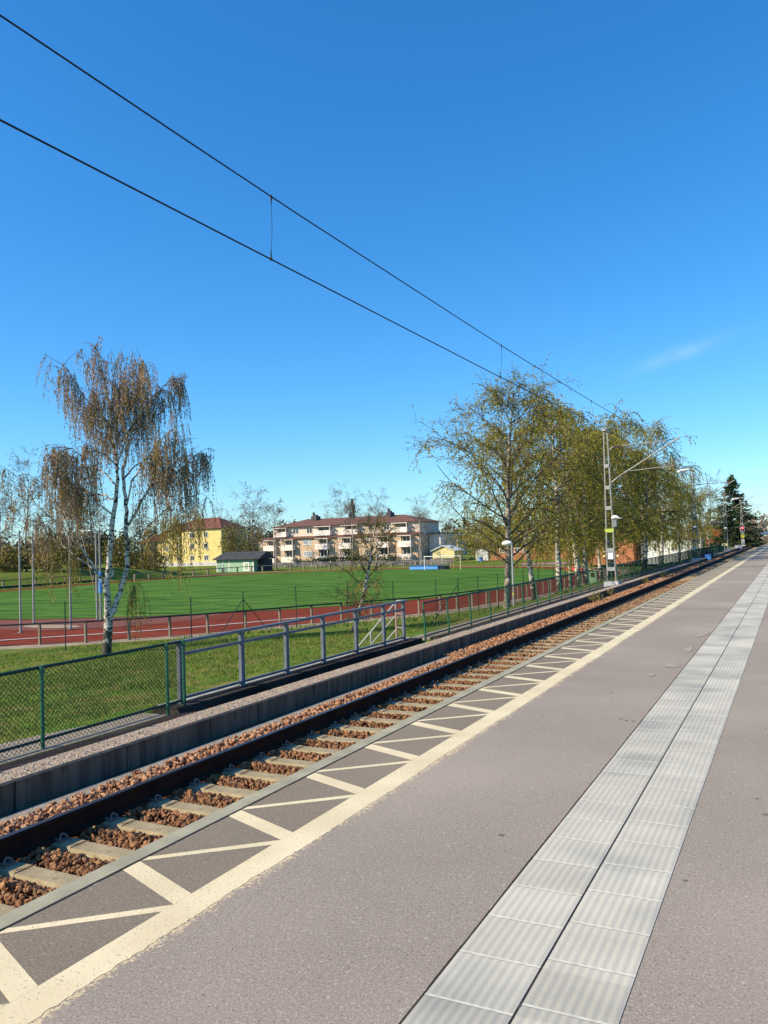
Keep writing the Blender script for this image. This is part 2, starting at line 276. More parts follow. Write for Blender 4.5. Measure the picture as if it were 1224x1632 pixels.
# ---------------------------------------------------------------- mesh helpers
class MB:
    def __init__(s): s.v = []; s.f = []; s.m = []; s.k = 0
    def face(s, pts):
        n = len(s.v); s.v += [tuple(p) for p in pts]; s.f.append(tuple(range(n, n + len(pts)))); s.m.append(s.k); return s
    def box(s, x0, x1, y0, y1, z0, z1):
        return s.hexa([(x0, y0, z0), (x1, y0, z0), (x1, y1, z0), (x0, y1, z0), (x0, y0, z1), (x1, y0, z1), (x1, y1, z1), (x0, y1, z1)])
    def hexa(s, p):
        n = len(s.v); s.v += [tuple(q) for q in p]
        for f in ((0, 3, 2, 1), (4, 5, 6, 7), (0, 1, 5, 4), (1, 2, 6, 5), (2, 3, 7, 6), (3, 0, 4, 7)):
            s.f.append(tuple(n + i for i in f)); s.m.append(s.k)
        return s
    def bar(s, a, b, wd, ht, upv=(0, 0, 1)):
        a = Vector(a); b = Vector(b); d = (b - a).normalized(); u = Vector(upv)
        if abs(d.dot(u)) > 0.98: u = Vector((0, 1, 0))
        x = d.cross(u).normalized() * wd / 2; y = x.cross(d).normalized() * ht / 2
        return s.hexa([a - x - y, a + x - y, b + x - y, b - x - y, a - x + y, a + x + y, b + x + y, b - x + y])
    def tube(s, pts, r, n=8, cap=True):
        pts = [Vector(p) for p in pts]
        rs = r if isinstance(r, (list, tuple)) else [r] * len(pts)
        base = len(s.v); prev = None
        for i, p in enumerate(pts):
            d = (pts[min(i + 1, len(pts) - 1)] - pts[max(i - 1, 0)]).normalized()
            x = d.cross(Vector((0, 0, 1)) if abs(d.z) < 0.95 else Vector((0, 1, 0))).normalized()
            if prev is not None:
                x = (prev - d * prev.dot(d)).normalized()
            prev = x; y = d.cross(x)
            for k in range(n):
                a = 2 * math.pi * k / n
                s.v.append(tuple(p + (x * math.cos(a) + y * math.sin(a)) * rs[i]))
        for i in range(len(pts) - 1):
            for k in range(n):
                a = base + i * n + k; b = base + i * n + (k + 1) % n
                s.f.append((a, b, b + n, a + n)); s.m.append(s.k)
        if cap:
            s.f.append(tuple(base + k for k in range(n - 1, -1, -1))); s.m.append(s.k)
            e = base + (len(pts) - 1) * n; s.f.append(tuple(e + k for k in range(n))); s.m.append(s.k)
        return s
    def prism(s, poly, y0, y1):
        """(x, z) outline pulled along y"""
        n = len(s.v); k = len(poly)
        s.v += [(x, y0, z) for x, z in poly] + [(x, y1, z) for x, z in poly]
        for i in range(k):
            j = (i + 1) % k; s.f.append((n + i, n + j, n + k + j, n + k + i)); s.m.append(s.k)
        s.f.append(tuple(n + i for i in range(k - 1, -1, -1))); s.m.append(s.k)
        s.f.append(tuple(n + k + i for i in range(k))); s.m.append(s.k)
        return s
    def disc(s, c, axis, r, th, n=24):
        c = Vector(c); a = Vector(axis).normalized() * th / 2
        return s.tube([c - a, c + a], r, n)

def link(name, me, mats, parent=None, smooth=False):
    for m in (mats if isinstance(mats, (list, tuple)) else [mats]): me.materials.append(m)
    if smooth: me.polygons.foreach_set('use_smooth', [True] * len(me.polygons))
    o = bpy.data.objects.new(name, me); COL.objects.link(o)
    if parent is not None: o.parent = parent
    return o
def obj(name, mb, mats, parent=None, smooth=False):
    me = bpy.data.meshes.new(name); me.from_pydata(mb.v, [], mb.f)
    if isinstance(mats, (list, tuple)): me.polygons.foreach_set('material_index', mb.m)
    me.update()
    return link(name, me, mats, parent, smooth)
def np_mesh(name, V, Fc, mats, parent=None, midx=None, smooth=False):
    V = np.asarray(V, np.float32); Fc = np.asarray(Fc, np.int32); k = Fc.shape[1]
    me = bpy.data.meshes.new(name)
    me.vertices.add(len(V)); me.vertices.foreach_set('co', V.ravel())
    me.loops.add(Fc.size); me.loops.foreach_set('vertex_index', Fc.ravel())
    me.polygons.add(len(Fc)); me.polygons.foreach_set('loop_start', np.arange(0, Fc.size, k, dtype=np.int32))
    if midx is not None: me.polygons.foreach_set('material_index', np.asarray(midx, np.int32))
    me.polygons.foreach_set('use_smooth', np.zeros(len(Fc), bool))
    me.update(calc_edges=True); me.validate()
    return link(name, me, mats, parent, smooth)
def tag(o, label, cat, group=None):
    o['label'] = label; o['category'] = cat
    if group: o['group'] = group
    return o
def thing(name, label, cat, loc=(0, 0, 0), group=None, rz=0.0):
    o = bpy.data.objects.new(name, None); COL.objects.link(o); o.location = loc; o.rotation_euler = (0, 0, rz); o.empty_display_size = 0.2
    return tag(o, label, cat, group)
def kind(o, k, label=None):
    o['kind'] = k
    if label: o['label'] = label
    return o
def dup(root, loc, label=None, group=None, rz=None, scale=None):
    r = root.copy(); COL.objects.link(r); r.location = loc
    if rz is not None: r.rotation_euler = (0, 0, rz)
    if scale is not None: r.scale = scale
    if label: r['label'] = label
    if group: r['group'] = group
    for ch in list(root.children):
        c = ch.copy(); COL.objects.link(c); c.parent = r
        for g in list(ch.children):
            d = g.copy(); COL.objects.link(d); d.parent = c
    return r

# ---------------------------------------------------------------- terrain
def sstep(a, b, x):
    t = np.clip((x - a) / (b - a), 0, 1); return t * t * (3 - 2 * t)
CXF, CYF = -62.8, 78.5
TH = [0, 20, 27, 35, 44.6, 54.5, 62, 75, 90, 180]
RB = [42.5, 44.4, 45.9, 47.8, 48.9, 52.0, 53.5, 55.0, 55.0, 52.0]
def barrier_dist(x, y):
    th = np.degrees(np.arctan2(np.maximum(CYF - y, 0), x - CXF))
    r = np.hypot(x - CXF, np.minimum(y - CYF, 0))
    return np.where(y < CYF, r - np.interp(th, TH, RB), np.maximum(x + 20.3, -44 - (x - CXF)))
def terr(x, y):
    x = np.asarray(x, float); y = np.asarray(y, float)
    near = np.interp(-x, [7.2, 7.36, 8.1, 9.1, 11.5, 27, 45], [-1.0, -0.53, -0.655, -0.67, -2.0, -2.85, -3.3])
    far = np.interp(-x, [7.2, 7.36, 8.1, 9.1, 12, 14, 17, 20.5], [-1.0, -0.53, -0.655, -0.67, -1.75, -2.35, -2.85, -3.3])
    near = near - 0.32 * sstep(7.37, 7.6, -x) * (1 - sstep(8.3, 8.9, -x)) * sstep(8.9, 9.4, y) * (1 - sstep(17.7, 18.1, y))
    t = sstep(30, 48, y)
    z = near * (1 - t) + far * t
    d = barrier_dist(x, y)
    s = sstep(0.6, 7.0, d)
    z = np.where(x < -9.1, -3.3 + s * (z + 3.3), z)
    z = z + np.where((x < -103), sstep(103.5, 113, -x) * 2.2 * sstep(40, 60, y) * (1 - sstep(112, 135, y)), 0)
    z = z + sstep(150, 168, y) * (1 - sstep(-26, -10, x)) * 0.7
    z = np.where((x > -6.9) & (x < -3.5), -0.92, z)
    z = np.where(x >= -3.5, np.where(x > 6.1, -0.35, -0.92), z)
    return z
def tz(x, y): return float(terr(np.array([x]), np.array([y]))[0])
def axis(parts):
    out = []
    for a, b, st in parts: out += list(np.arange(a, b, st))
    return np.array(out)
xs = axis([(-3000, -600, 400), (-600, -200, 40), (-200, -110, 6), (-110, -30, 1.4), (-30, -14, 0.5), (-14, -6.0, 0.2), (-6.0, -3.4, 0.5), (-3.4, 6, 2.2), (6.15, 40, 4), (40, 300, 40), (300, 3001, 450)])
ys = axis([(-600, -40, 80), (-40, 0, 5), (0, 20, 0.4), (20, 60, 1.0), (60, 200, 2.5), (200, 600, 40), (600, 4001, 420)])
GX, GY = np.meshgrid(xs, ys)
rng = np.random.default_rng(5)
GZ = terr(GX, GY) + np.where((GX < -9.2) & (GX > -30) & (barrier_dist(GX, GY) > 1.5), rng.normal(0, 0.018, GX.shape), 0)
V = np.stack([GX, GY, GZ], -1).reshape(-1, 3)
nx, ny = len(xs), len(ys)
ii = (np.arange(ny - 1)[:, None] * nx + np.arange(nx - 1)[None, :]).ravel()
kind(np_mesh('ground', V, np.stack([ii, ii + 1, ii + nx + 1, ii + nx], 1), M['grass'], smooth=True), 'structure', 'rough green and brown lawn falling away from the railway')

def drape(name, xl, yl, mt, dz, label):
    X, Y = np.meshgrid(xl, yl); Z = terr(X, Y) + dz
    n, m_ = len(xl), len(yl); i = (np.arange(m_ - 1)[:, None] * n + np.arange(n - 1)[None, :]).ravel()
    return kind(np_mesh(name, np.stack([X, Y, Z], -1).reshape(-1, 3), np.stack([i, i + 1, i + n + 1, i + n], 1), mt), 'structure', label)
yl = axis([(-12, 8, 2.0), (8, 20, 0.3), (20, 170, 2.0)])
drape('tarmac_strip', np.array([-8.15, -8.1, -7.9, -7.7, -7.5, -7.37]), yl, M['tar'], 0.006, 'dark tarmac strip behind the old platform wall')
drape('gravel_verge', np.array([-8.62, -8.5, -8.35, -8.2, -8.1]), yl, M['gravel'], 0.010, 'pale gravel verge under the green fence')

wv = []; wfc = []
for q, yv in enumerate(np.arange(-4, 8.6, 0.6)):
    for u in (0, 0.5, 1.0):
        xv = -8.625 - (9.02 + 0.0 * yv - 8.625) * u * max(0.02, min(1, (8.6 - yv) / 1.6)); wv.append((xv, yv, tz(xv, yv) + 0.012))
    if q:
        for e in (0, 1): wfc.append((3 * q - 3 + e, 3 * q + e, 3 * q + 1 + e, 3 * q - 2 + e))
kind(np_mesh('gravel_path', wv, wfc, M['gravel']), 'structure', 'pale gravel path behind the green fence at the left')
# sports ground: flat sheets laid on the ground at -3.3
def flat(name, poly, z, mt, label):
    return kind(obj(name, MB().face([(x, y, z) for x, y in poly]), mt), 'structure', label)
def oval(r_in, y2=104.0, n=40, bar=False):
    pts = []
    for k in range(n + 1):
        a = math.pi + math.pi * k / n
        r = r_in
        if bar:
            d = 180 * k / n; r = float(np.interp(180 - d, TH, RB)) + r_in
        pts.append((CXF + r * math.cos(a), CYF + r * math.sin(a)))
    r = 42.5 + r_in if bar else r_in
    for k in range(n + 1):
        a = math.pi * k / n
        pts.append((CXF + r * math.cos(a), y2 + r * math.sin(a)))
    return pts
flat('gravel_surround', oval(1.6, bar=True), -3.288, M['sand'], 'pale sandy strip round the running track')
flat('running_track', oval(-0.2, bar=True), -3.276, M['track'], 'brick red running track round the pitch')
flat('throwing_apron', [(-60, 40.2), (-52, 37.2), (-44.5, 37.0), (-40.5, 39.5), (-38.5, 45.0), (-39.5, 50.2), (-45.5, 46.2), (-53, 42.6), (-60, 42.0)], -3.268, M['cinder'], 'greyish red apron round the throwing circle')
flat('throwing_circle', [(-46.2 + 2.6 * math.cos(a), 39.3 + 1.0 * math.sin(a)) for a in np.linspace(0, 6.28, 24, False)], -3.258, M['sand'], 'pale worn patch of the throwing circle')
flat('pitch', oval(36.5), -3.250, M['pitch'], 'mown green grass pitch inside the running track')
def stripe(pts, wd, z):
    mb = MB()
    for (a, b) in zip(pts[:-1], pts[1:]):
        d = Vector((b[0] - a[0], b[1] - a[1], 0)).normalized(); n = Vector((-d.y, d.x, 0)) * wd / 2
        A = Vector((a[0], a[1], z)); B = Vector((b[0], b[1], z)); mb.face([A - n, B - n, B + n, A + n])
    return mb
ln = stripe([(-58, 22.0), (-50, 25.2), (-46, 28.4), (-42, 32.06), (-40.6, 33.6), (-37.1, 37.2), (-34.6, 40.6), (-32.6, 43.9), (-30.6, 47.6)], 0.24, -3.240)
kind(obj('track_line', ln, M['white']), 'structure', 'white lane line curving along the red track')
pl = MB()
for pts in ([(-96, 84), (-30, 84)], [(-60, 52), (-42, 52)], [(-70, 60), (-34, 56)], [(-80, 104), (-58, 96), (-50, 92)]):
    s_ = stripe(pts, 0.14, -3.236); n0 = len(pl.v); pl.v += s_.v; pl.f += [tuple(i + n0 for i in f) for f in s_.f]; pl.m += s_.m
kind(obj('pitch_line', pl, mat('faded_line', (0.16, 0.26, 0.13), (0.09, 0.19, 0.06), scale=0.6, rough=0.95)), 'structure', 'faded white chalk lines on the pitch')

# ---------------------------------------------------------------- platform
Y0, Y1 = -8.0, 165.0
pf = MB(); pf.box(-3.29, 6.0, Y0, Y1, -0.95, 0.0)
kind(obj('platform', pf, M['asphalt']), 'structure', 'mauve grey asphalt station platform')
kind(obj('platform_edge_strip', MB().face([(-3.285, Y0, 0.0008), (-2.735, Y0, 0.0008), (-2.735, Y1, 0.0008), (-3.285, Y1, 0.0008)]), M['asphalt_edge']), 'structure', 'brownish asphalt strip between the coping and the cream line')
kp = MB()
y = Y0
while y < Y1:
    kp.box(-3.42, -3.303, y + 0.004, y + 2.496, -0.12, 0.004); y += 2.5
kind(obj('platform_coping', kp, M['kerb']), 'structure', 'pale concrete coping along the platform edge')
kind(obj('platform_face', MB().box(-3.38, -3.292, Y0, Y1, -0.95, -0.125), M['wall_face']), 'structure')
rr = random.Random(3)
gp = MB(); y = Y0
while y < 60:
    a = rr.uniform(0.003, 0.011); gp.face([(-3.303, y, 0.003), (-3.303 + a + 0.006, y, 0.003), (-3.303 + rr.uniform(0.003, 0.013) + 0.006, y + 0.12, 0.003), (-3.303, y + 0.12, 0.003)]); y += 0.12
kind(obj('coping_joint', gp, M['dark_gap']), 'structure', 'dark crack between coping and asphalt')
# cream safety line and zigzag hatching
yp = MB(); y = Y0; xo = -2.555
while y < Y1:
    st = 0.025 if -1 < y < 9 else (0.1 if y < 30 else 2.0)
    xn = -2.555 + 0.009 * math.sin(y * 1.7) + 0.004 * math.sin(y * 5.1) + (rr.uniform(-0.009, 0.006) if st < 1 else 0)
    yp.face([(-2.74, y, 0.0018), (xo, y, 0.0018), (xn, y + st, 0.0018), (-2.74, y + st, 0.0018)]); xo = xn; y += st
P_ = 0.905; k = -12
while 3.085 + k * P_ < Y1 - 2:
    ya = 3.085 + k * P_; yb = ya + 0.215
    # broad stroke, then the narrow one to the next apex; butted, not overlapping
    yp.face([(-3.285, yb - 0.066, 0.0018), (-2.741, ya - 0.066, 0.0018), (-2.741, ya + 0.062, 0.0018), (-3.285, yb + 0.062, 0.0018)])
    yp.face([(-3.285, yb + 0.068, 0.0018), (-2.741, ya + P_ - 0.150, 0.0018), (-2.741, ya + P_ - 0.070, 0.0018), (-3.285, yb + 0.132, 0.0018)])
    k += 1
kind(obj('safety_line', yp, M['paint']), 'structure', 'cream safety line with zigzag hatching at the platform edge')
wp = MB().face([(-2.62, Y0, 0.0003), (-2.43, Y0, 0.0003), (-2.43, 60, 0.0003), (-2.62, 60, 0.0003)])
kind(obj('worn_line', wp, M['paint_worn']), 'structure', 'worn remains of an older cream line')
# ribbed guidance strip: two rows of square slabs
def ribs(x0, x1, n=9, per=6):
    out = []
    for i in range(n * per + 1):
        t = i / (n * per); out.append((x0 + (x1 - x0) * t, 0.0034 - 0.0008 * math.cos(2 * math.pi * n * t)))
    return out
V = []; Fc = []
for (x0, x1, off) in ((-1.318, -0.976, 0.0), (-0.966, -0.624, 0.08)):
    y = Y0 + 0.3 + off
    while y < Y1 - 0.5:
        if y < 30:
            pr = ribs(x0, x1); seg = [(y + 0.003, y + 0.347)]
        else:
            pr = ribs(x0, x1, 9, 4); seg = [(y + 0.003, y + 1.747)]
        for (a, b) in seg:
            n0 = len(V); k = len(pr)
            V += [(x, a, 0.0008) for x, z in pr] + [(x, a + 0.006, z) for x, z in pr] + [(x, b - 0.006, z) for x, z in pr] + [(x, b, 0.0008) for x, z in pr]
            for r_ in range(3):
                for i in range(k - 1): Fc.append((n0 + r_ * k + i, n0 + r_ * k + i + 1, n0 + (r_ + 1) * k + i + 1, n0 + (r_ + 1) * k + i))
        y += 0.35 if y < 30 else 1.75
kind(np_mesh('tactile_strip', V, Fc, M['tactile'], smooth=False), 'structure', 'pale ribbed concrete guidance strip along the platform')
tj = MB()
for (x0, x1, off) in ((-1.318, -0.976, 0.0), (-0.966, -0.624, 0.08)):
    y = Y0 + 0.3 + off
    while y < 30:
        tj.face([(x0, y - 0.0055, 0.0030), (x1, y - 0.0055, 0.0030), (x1, y + 0.006, 0.0030), (x0, y + 0.006, 0.0030)]); y += 0.35
kind(obj('tactile_joint', tj, M['tactile_joint']), 'structure', 'pale mortar joints between ribbed slabs')
dj = MB()
for (a, b) in ((-0.9735, -0.9690), (-1.329, -1.3195)):
    y = Y0
    while y < Y1 - 3:
        j = rr.uniform(-0.002, 0.002); dj.face([(a + j, y, 0.0012), (b + j, y, 0.0042), (b + rr.uniform(-0.001, 0.003), y + 0.35, 0.0012), (a + rr.uniform(-0.003, 0.001), y + 0.35, 0.0012)]); y += 0.35
kind(obj('strip_joint', dj, M['dark_gap']), 'structure', 'dark joint lines beside the guidance strip')
# cracks and sandy scuffs on the asphalt
cr = MB()
for (x0, x1, yc) in ((-2.45, -1.36, 19.3), (-2.45, -1.36, 41.0), (-2.45, -1.36, 62.0)):
    n = 24; pv = None
    for i in range(n + 1):
        p = (x0 + (x1 - x0) * i / n, yc + rr.uniform(-0.025, 0.025))
        if pv: cr.face([(pv[0], pv[1], 0.002), (p[0], p[1], 0.002), (p[0], p[1] + 0.045, 0.002), (pv[0], pv[1] + 0.045, 0.002)])
        pv = p
kind(obj('asphalt_crack', cr, M['dark_gap']), 'structure', 'dark cross joints in the asphalt')
sp = MB()
for (cx, cy, rx, ry) in ((-1.50, 11.0, 0.13, 0.22), (-1.46, 12.6, 0.08, 0.35), (-1.45, 14.6, 0.10, 0.5), (-1.62, 10.2, 0.05, 0.12)):
    pts = []
    for i in range(26):
        a = 2 * math.pi * i / 26; q = rr.uniform(0.55, 1.15); pts.append((min(cx + rx * q * math.cos(a), -1.337), cy + ry * q * math.sin(a), 0.005))
    sp.face(pts)
kind(obj('sand_patch', sp, mat('sandy_scuff', (0.40, 0.325, 0.24), (0.32, 0.265, 0.20), scale=14, rough=0.95, spread=(0.42, 0.58))), 'structure', 'sandy scuffs beside the guidance strip')

gs_ = MB()
for q in range(46):
    x0 = rr.uniform(-2.35, 1.6); y0 = rr.uniform(1.6, 16); r0 = rr.uniform(0.010, 0.022)
    if -1.36 < x0 < -0.60: continue
    gs_.face([(x0 + r0 * rr.uniform(.8, 1.15) * math.cos(a), y0 + r0 * rr.uniform(.8, 1.15) * math.sin(a), 0.0012) for a in np.linspace(0, 6.283, 10, False)])
kind(obj('gum_spot', gs_, mat('trodden_gum', (0.17, 0.14, 0.12), (0.12, 0.10, 0.085), scale=9, rough=0.8)), 'structure', 'dark trodden spots on the asphalt')
# ---------------------------------------------------------------- track bed
TC = -5.1                                                   # track centre
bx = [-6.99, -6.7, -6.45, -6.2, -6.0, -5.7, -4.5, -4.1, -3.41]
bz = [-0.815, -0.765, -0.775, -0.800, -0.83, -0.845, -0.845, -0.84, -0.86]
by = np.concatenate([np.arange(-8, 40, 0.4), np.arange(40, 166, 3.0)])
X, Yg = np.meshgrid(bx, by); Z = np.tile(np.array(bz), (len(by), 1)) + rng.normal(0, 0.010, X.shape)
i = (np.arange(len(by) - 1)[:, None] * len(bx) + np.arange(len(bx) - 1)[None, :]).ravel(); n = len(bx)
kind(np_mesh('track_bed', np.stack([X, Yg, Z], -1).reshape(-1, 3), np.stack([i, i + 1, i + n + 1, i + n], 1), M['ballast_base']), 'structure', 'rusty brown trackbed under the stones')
kind(obj('bed_edge_gravel', MB().face([(-6.74, Y0, -0.750), (-6.50, Y0, -0.752), (-6.54, 13, -0.752), (-6.70, 24, -0.752), (-6.76, 26, -0.750)]), M['gravel']), 'structure', 'fine grey gravel at the foot of the old wall')  # kept off the wall so the darker bed colour deepens the shadow band
phi = (1 + 5 ** 0.5) / 2
ICO = np.array([(-1, phi, 0), (1, phi, 0), (-1, -phi, 0), (1, -phi, 0), (0, -1, phi), (0, 1, phi), (0, -1, -phi), (0, 1, -phi), (phi, 0, -1), (phi, 0, 1), (-phi, 0, -1), (-phi, 0, 1)]) / 1.9
ICF = np.array([(0, 11, 5), (0, 5, 1), (0, 1, 7), (0, 7, 10), (0, 10, 11), (1, 5, 9), (5, 11, 4), (11, 10, 2), (10, 7, 6), (7, 1, 8), (3, 9, 4), (3, 4, 2), (3, 2, 6), (3, 6, 8), (3, 8, 9), (4, 9, 5), (2, 4, 11), (6, 2, 10), (8, 6, 7), (9, 8, 1)])
def rocks(P, size, seed):
    g = np.random.default_rng(seed); N = len(P)
    var = ICO[None] * g.uniform(0.45, 1.2, (40, 12, 1)) * g.uniform(0.6, 1.15, (40, 1, 3))
    A = g.normal(size=(N, 3, 3)); Q = np.linalg.qr(A)[0]
    v = np.einsum('nij,nkj->nki', Q, var[g.integers(0, 40, N)]) * (size * g.uniform(0.6, 1.35, N))[:, None, None] + P[:, None, :]
    f = (np.arange(N) * 12)[:, None, None] + ICF[None]
    return v.reshape(-1, 3), f.reshape(-1, 3)
SP = 0.572; SY0 = 4.42
def bed_z(x): return np.interp(x, bx, bz)
def scatter(x0, x1, y0, y1, dens, seed, lift, skip=False):
    g = np.random.default_rng(seed); N = int((x1 - x0) * (y1 - y0) * dens)
    p = np.stack([g.uniform(x0, x1, N), g.uniform(y0, y1, N), np.zeros(N)], 1)
    p[:, 2] = bed_z(p[:, 0]) + g.uniform(lift[0], lift[1], N)
    if skip:
        u = ((p[:, 1] - SY0) / SP + 0.5) % 1 - 0.5
        p = p[np.abs(u) * SP > 0.118 - 0.05 * g.uniform(0, 1, len(p)) ** 3]
        u = np.abs(((p[:, 1] - SY0) / SP + 0.5) % 1 - 0.5) * SP
        p[:, 2] += (u - 0.115) * 0.30
    return p
outer = np.concatenate([scatter(-6.55, -5.93, 1, 16, 950, 1, (0.0, 0.05)), scatter(-6.85, -5.93, 16, 42, 560, 2, (0.0, 0.055))])
far_o = np.concatenate([scatter(-6.95, -5.93, 42, 110, 150, 3, (0.0, 0.05))])
v1, f1 = rocks(outer, 0.033, 4); v2, f2 = rocks(far_o, 0.06, 5)
kind(np_mesh('ballast_shoulder', np.concatenate([v1, v2]), np.concatenate([f1, f2 + len(v1)]), M['rock']), 'stuff', 'orange ballast stones between far rail and old wall')
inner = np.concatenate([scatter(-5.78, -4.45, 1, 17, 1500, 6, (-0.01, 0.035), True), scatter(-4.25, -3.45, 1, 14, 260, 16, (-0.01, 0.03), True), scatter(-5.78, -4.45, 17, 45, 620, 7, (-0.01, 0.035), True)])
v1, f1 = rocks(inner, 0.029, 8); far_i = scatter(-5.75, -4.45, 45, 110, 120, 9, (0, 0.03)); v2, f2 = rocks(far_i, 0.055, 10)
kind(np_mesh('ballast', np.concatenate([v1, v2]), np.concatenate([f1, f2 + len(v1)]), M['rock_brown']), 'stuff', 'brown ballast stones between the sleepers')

# sleepers, each with its rail clips
sl = thing('concrete_sleeper', 'worn concrete sleeper under the rails, half sunk in brown ballast stones', 'sleeper', (TC, SY0, -0.90), 'concrete sleepers under the track')
sb = MB()
for (xa, xb, zt) in ((-1.25, -0.45, 0.125), (-0.45, 0.45, 0.118), (0.45, 1.25, 0.125)):
    sb.hexa([(xa, -0.13, 0), (xb, -0.13, 0), (xb, 0.13, 0), (xa, 0.13, 0), (xa, -0.085, zt), (xb, -0.085, zt), (xb, 0.085, zt), (xa, 0.085, zt)])
me = bpy.data.meshes.new('sleeper_body'); me.from_pydata(sb.v, [], sb.f); me.update()
body = link('sleeper_body', me, M['sleeper'], sl)
def clip_mesh():
    c = MB(); pts = []
    for k in range(11):
        a = math.pi * (-0.15 + 1.3 * k / 10); pts.append((0.02 + 0.012 * math.sin(k), 0.042 * math.cos(a), 0.135 + 0.046 * math.sin(a)))
    c.tube(pts, 0.009, 6); c.box(-0.035, 0.055, -0.06, 0.06, 0.121, 0.137); c.tube([(-0.03, -0.042, 0.146), (0.06, -0.042, 0.146)], 0.009, 6); return c
for s_, xx in ((1, -0.66), (-1, -0.845), (1, 0.845), (-1, 0.66)):
    o = obj('rail_clip', clip_mesh(), M['clip'], sl); o.location = (xx, 0, 0); o.scale = (s_, 1, 1)
k = -9; nsl = 0
bare = thing('concrete_sleeper', sl['label'], 'sleeper', (TC, SY0, -0.90), 'concrete sleepers under the track')
b2 = body.copy(); COL.objects.link(b2); b2.parent = bare
while SY0 + k * SP < 140:
    if k not in (0, 60):
        dup(sl if SY0 + k * SP < 34 else bare, (TC + rr.uniform(-0.02, 0.02), SY0 + k * SP + rr.uniform(-0.012, 0.012), -0.90))
    k += 1
bare.location = (TC, SY0 + 60 * SP, -0.90)
# rails
def rail(xc, label):
    prof = [(-0.072, -0.185), (0.072, -0.185), (0.072, -0.172), (0.012, -0.150), (0.0085, -0.05), (0.033, -0.036), (0.036, -0.012), (0.028, -0.002), (0.0, 0.0), (-0.028, -0.002), (-0.036, -0.012), (-0.033, -0.036), (-0.0085, -0.05), (-0.012, -0.150), (-0.072, -0.172)]
    r = MB().prism([(x, z) for x, z in prof], Y0, 168)
    top = MB().face([(-0.030, Y0, 0.0012), (0.030, Y0, 0.0012), (0.030, 168, 0.0012), (-0.030, 168, 0.0012)])
    o = obj('rail', r, M['rail']); o.location = (xc, 0, -0.585); tag(o, label, 'rail')
    obj('running_surface', top, M['rail_top'], o)
rail(TC - 0.755, 'dark rusty rail in full view between the ballast and the old wall')
rail(TC + 0.755, 'dark rusty rail close under the platform edge')

# old low platform wall opposite
ow = thing('retaining_wall', 'long low stained concrete wall of the old platform beyond the track', 'wall', (-7.0, 0, 0))
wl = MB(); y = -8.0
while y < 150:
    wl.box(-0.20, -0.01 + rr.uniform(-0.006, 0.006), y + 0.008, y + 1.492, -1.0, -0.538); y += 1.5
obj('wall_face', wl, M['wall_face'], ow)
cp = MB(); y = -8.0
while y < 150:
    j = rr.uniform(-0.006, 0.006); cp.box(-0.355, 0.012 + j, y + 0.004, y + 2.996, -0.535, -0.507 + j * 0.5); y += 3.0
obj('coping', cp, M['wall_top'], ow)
gv = scatter(-7.33, -7.0, 1, 24, 520, 31, (0, 0.01)); gv[:, 2] = -0.503
g2 = scatter(-7.9, -7.34, 1, 24, 90, 33, (0, 0.01)); g2[:, 2] = terr(g2[:, 0], g2[:, 1]) + 0.012
v1, f1 = rocks(gv, 0.011, 32)
kind(np_mesh('loose_gravel', v1, f1, island_mat('coping_grit', [(0.25, 0.19, 0.14), (0.5, 0.39, 0.29), (0.36, 0.28, 0.21), (0.60, 0.49, 0.38)])), 'stuff', 'loose grit lying on the old wall and tarmac')

# ---------------------------------------------------------------- green chain link fences
def chain_fence(name, label, xA, xB, posts, zb, h, pitch, lean=0.0, wr=0.0036):
    t = thing(name, label, 'fence', (0, 0, 0))
    ya, yb = posts[0], posts[-1]
    fx = lambda y: xA + (xB - xA) * (y - ya) / max(yb - ya, 1e-6)
    for y in posts:
        x = fx(y); p = MB(); p.tube([(x + 0.045, y, zb - 0.15), (x + 0.045 - lean, y, zb + h + 0.03)], 0.024, 8); p.box(x + 0.03 - lean, x + 0.062 - lean, y - 0.03, y + 0.03, zb + h - 0.09, zb + h - 0.02)
        obj('post', p, M['green_steel'], t)
    obj('top_rail', MB().tube([(xA, ya, zb + h), (xB, yb, zb + h)], 0.021, 8), M['green_dark'], t)
    obj('bottom_rail', MB().tube([(xA, ya, zb + 0.11), (xB, yb, zb + 0.11)], 0.019, 8), M['green_dark'], t)
    V = []; Fc = []; z0, z1 = zb + 0.01, zb + h + 0.012; H = z1 - z0
    def wire(y, z, y2, z2, off):
        d = np.array([0, y2 - y, z2 - z]); d = d / np.linalg.norm(d); nrm = np.array([0, -d[2], d[1]])
        n0 = len(V)
        for (yy, zz) in ((y, z), (y2, z2)):
            c = np.array([fx(yy) - 0.024 + off, yy, zz])
            for a in (90, 210, 330): V.append(tuple(c + wr * (math.cos(rad(a)) * np.array([1, 0, 0]) + math.sin(rad(a)) * nrm)))
        for q in range(3): Fc.append((n0 + q, n0 + (q + 1) % 3, n0 + 3 + (q + 1) % 3, n0 + 3 + q))
    for sgn, off in ((1, 0.0), (-1, 0.004)):
        y = ya - H * (sgn > 0)
        y = ya - H
        while y < yb + H:
            a, b = (y, y + H) if sgn > 0 else (y + H, y)       # from z0 at a to z1 at b
            za, zb2 = z0, z1; s = (b - a)
            def cl(a, za, b, zb2):
                if a < ya: za += (ya - a) * (zb2 - za) / (b - a); a = ya
                if b > yb: zb2 -= (b - yb) * (zb2 - za) / (b - a); b = yb
                return a, za, b, zb2
            if s > 0: q = cl(a, za, b, zb2)
            else: q = cl(b, zb2, a, za)
            if q[2] - q[0] > 0.01: wire(q[0], q[1], q[2], q[3], off)
            y += pitch
    np_mesh('chain_link', V, Fc, M['wire_green'], t)
    return t
chain_fence('chain_link_fence', 'green chain link fence at the near end, left of the grey railing', -8.24, -8.32, [0.35, 2.52, 4.69, 6.87, 9.08, 9.45], -0.665, 0.99, 0.065)
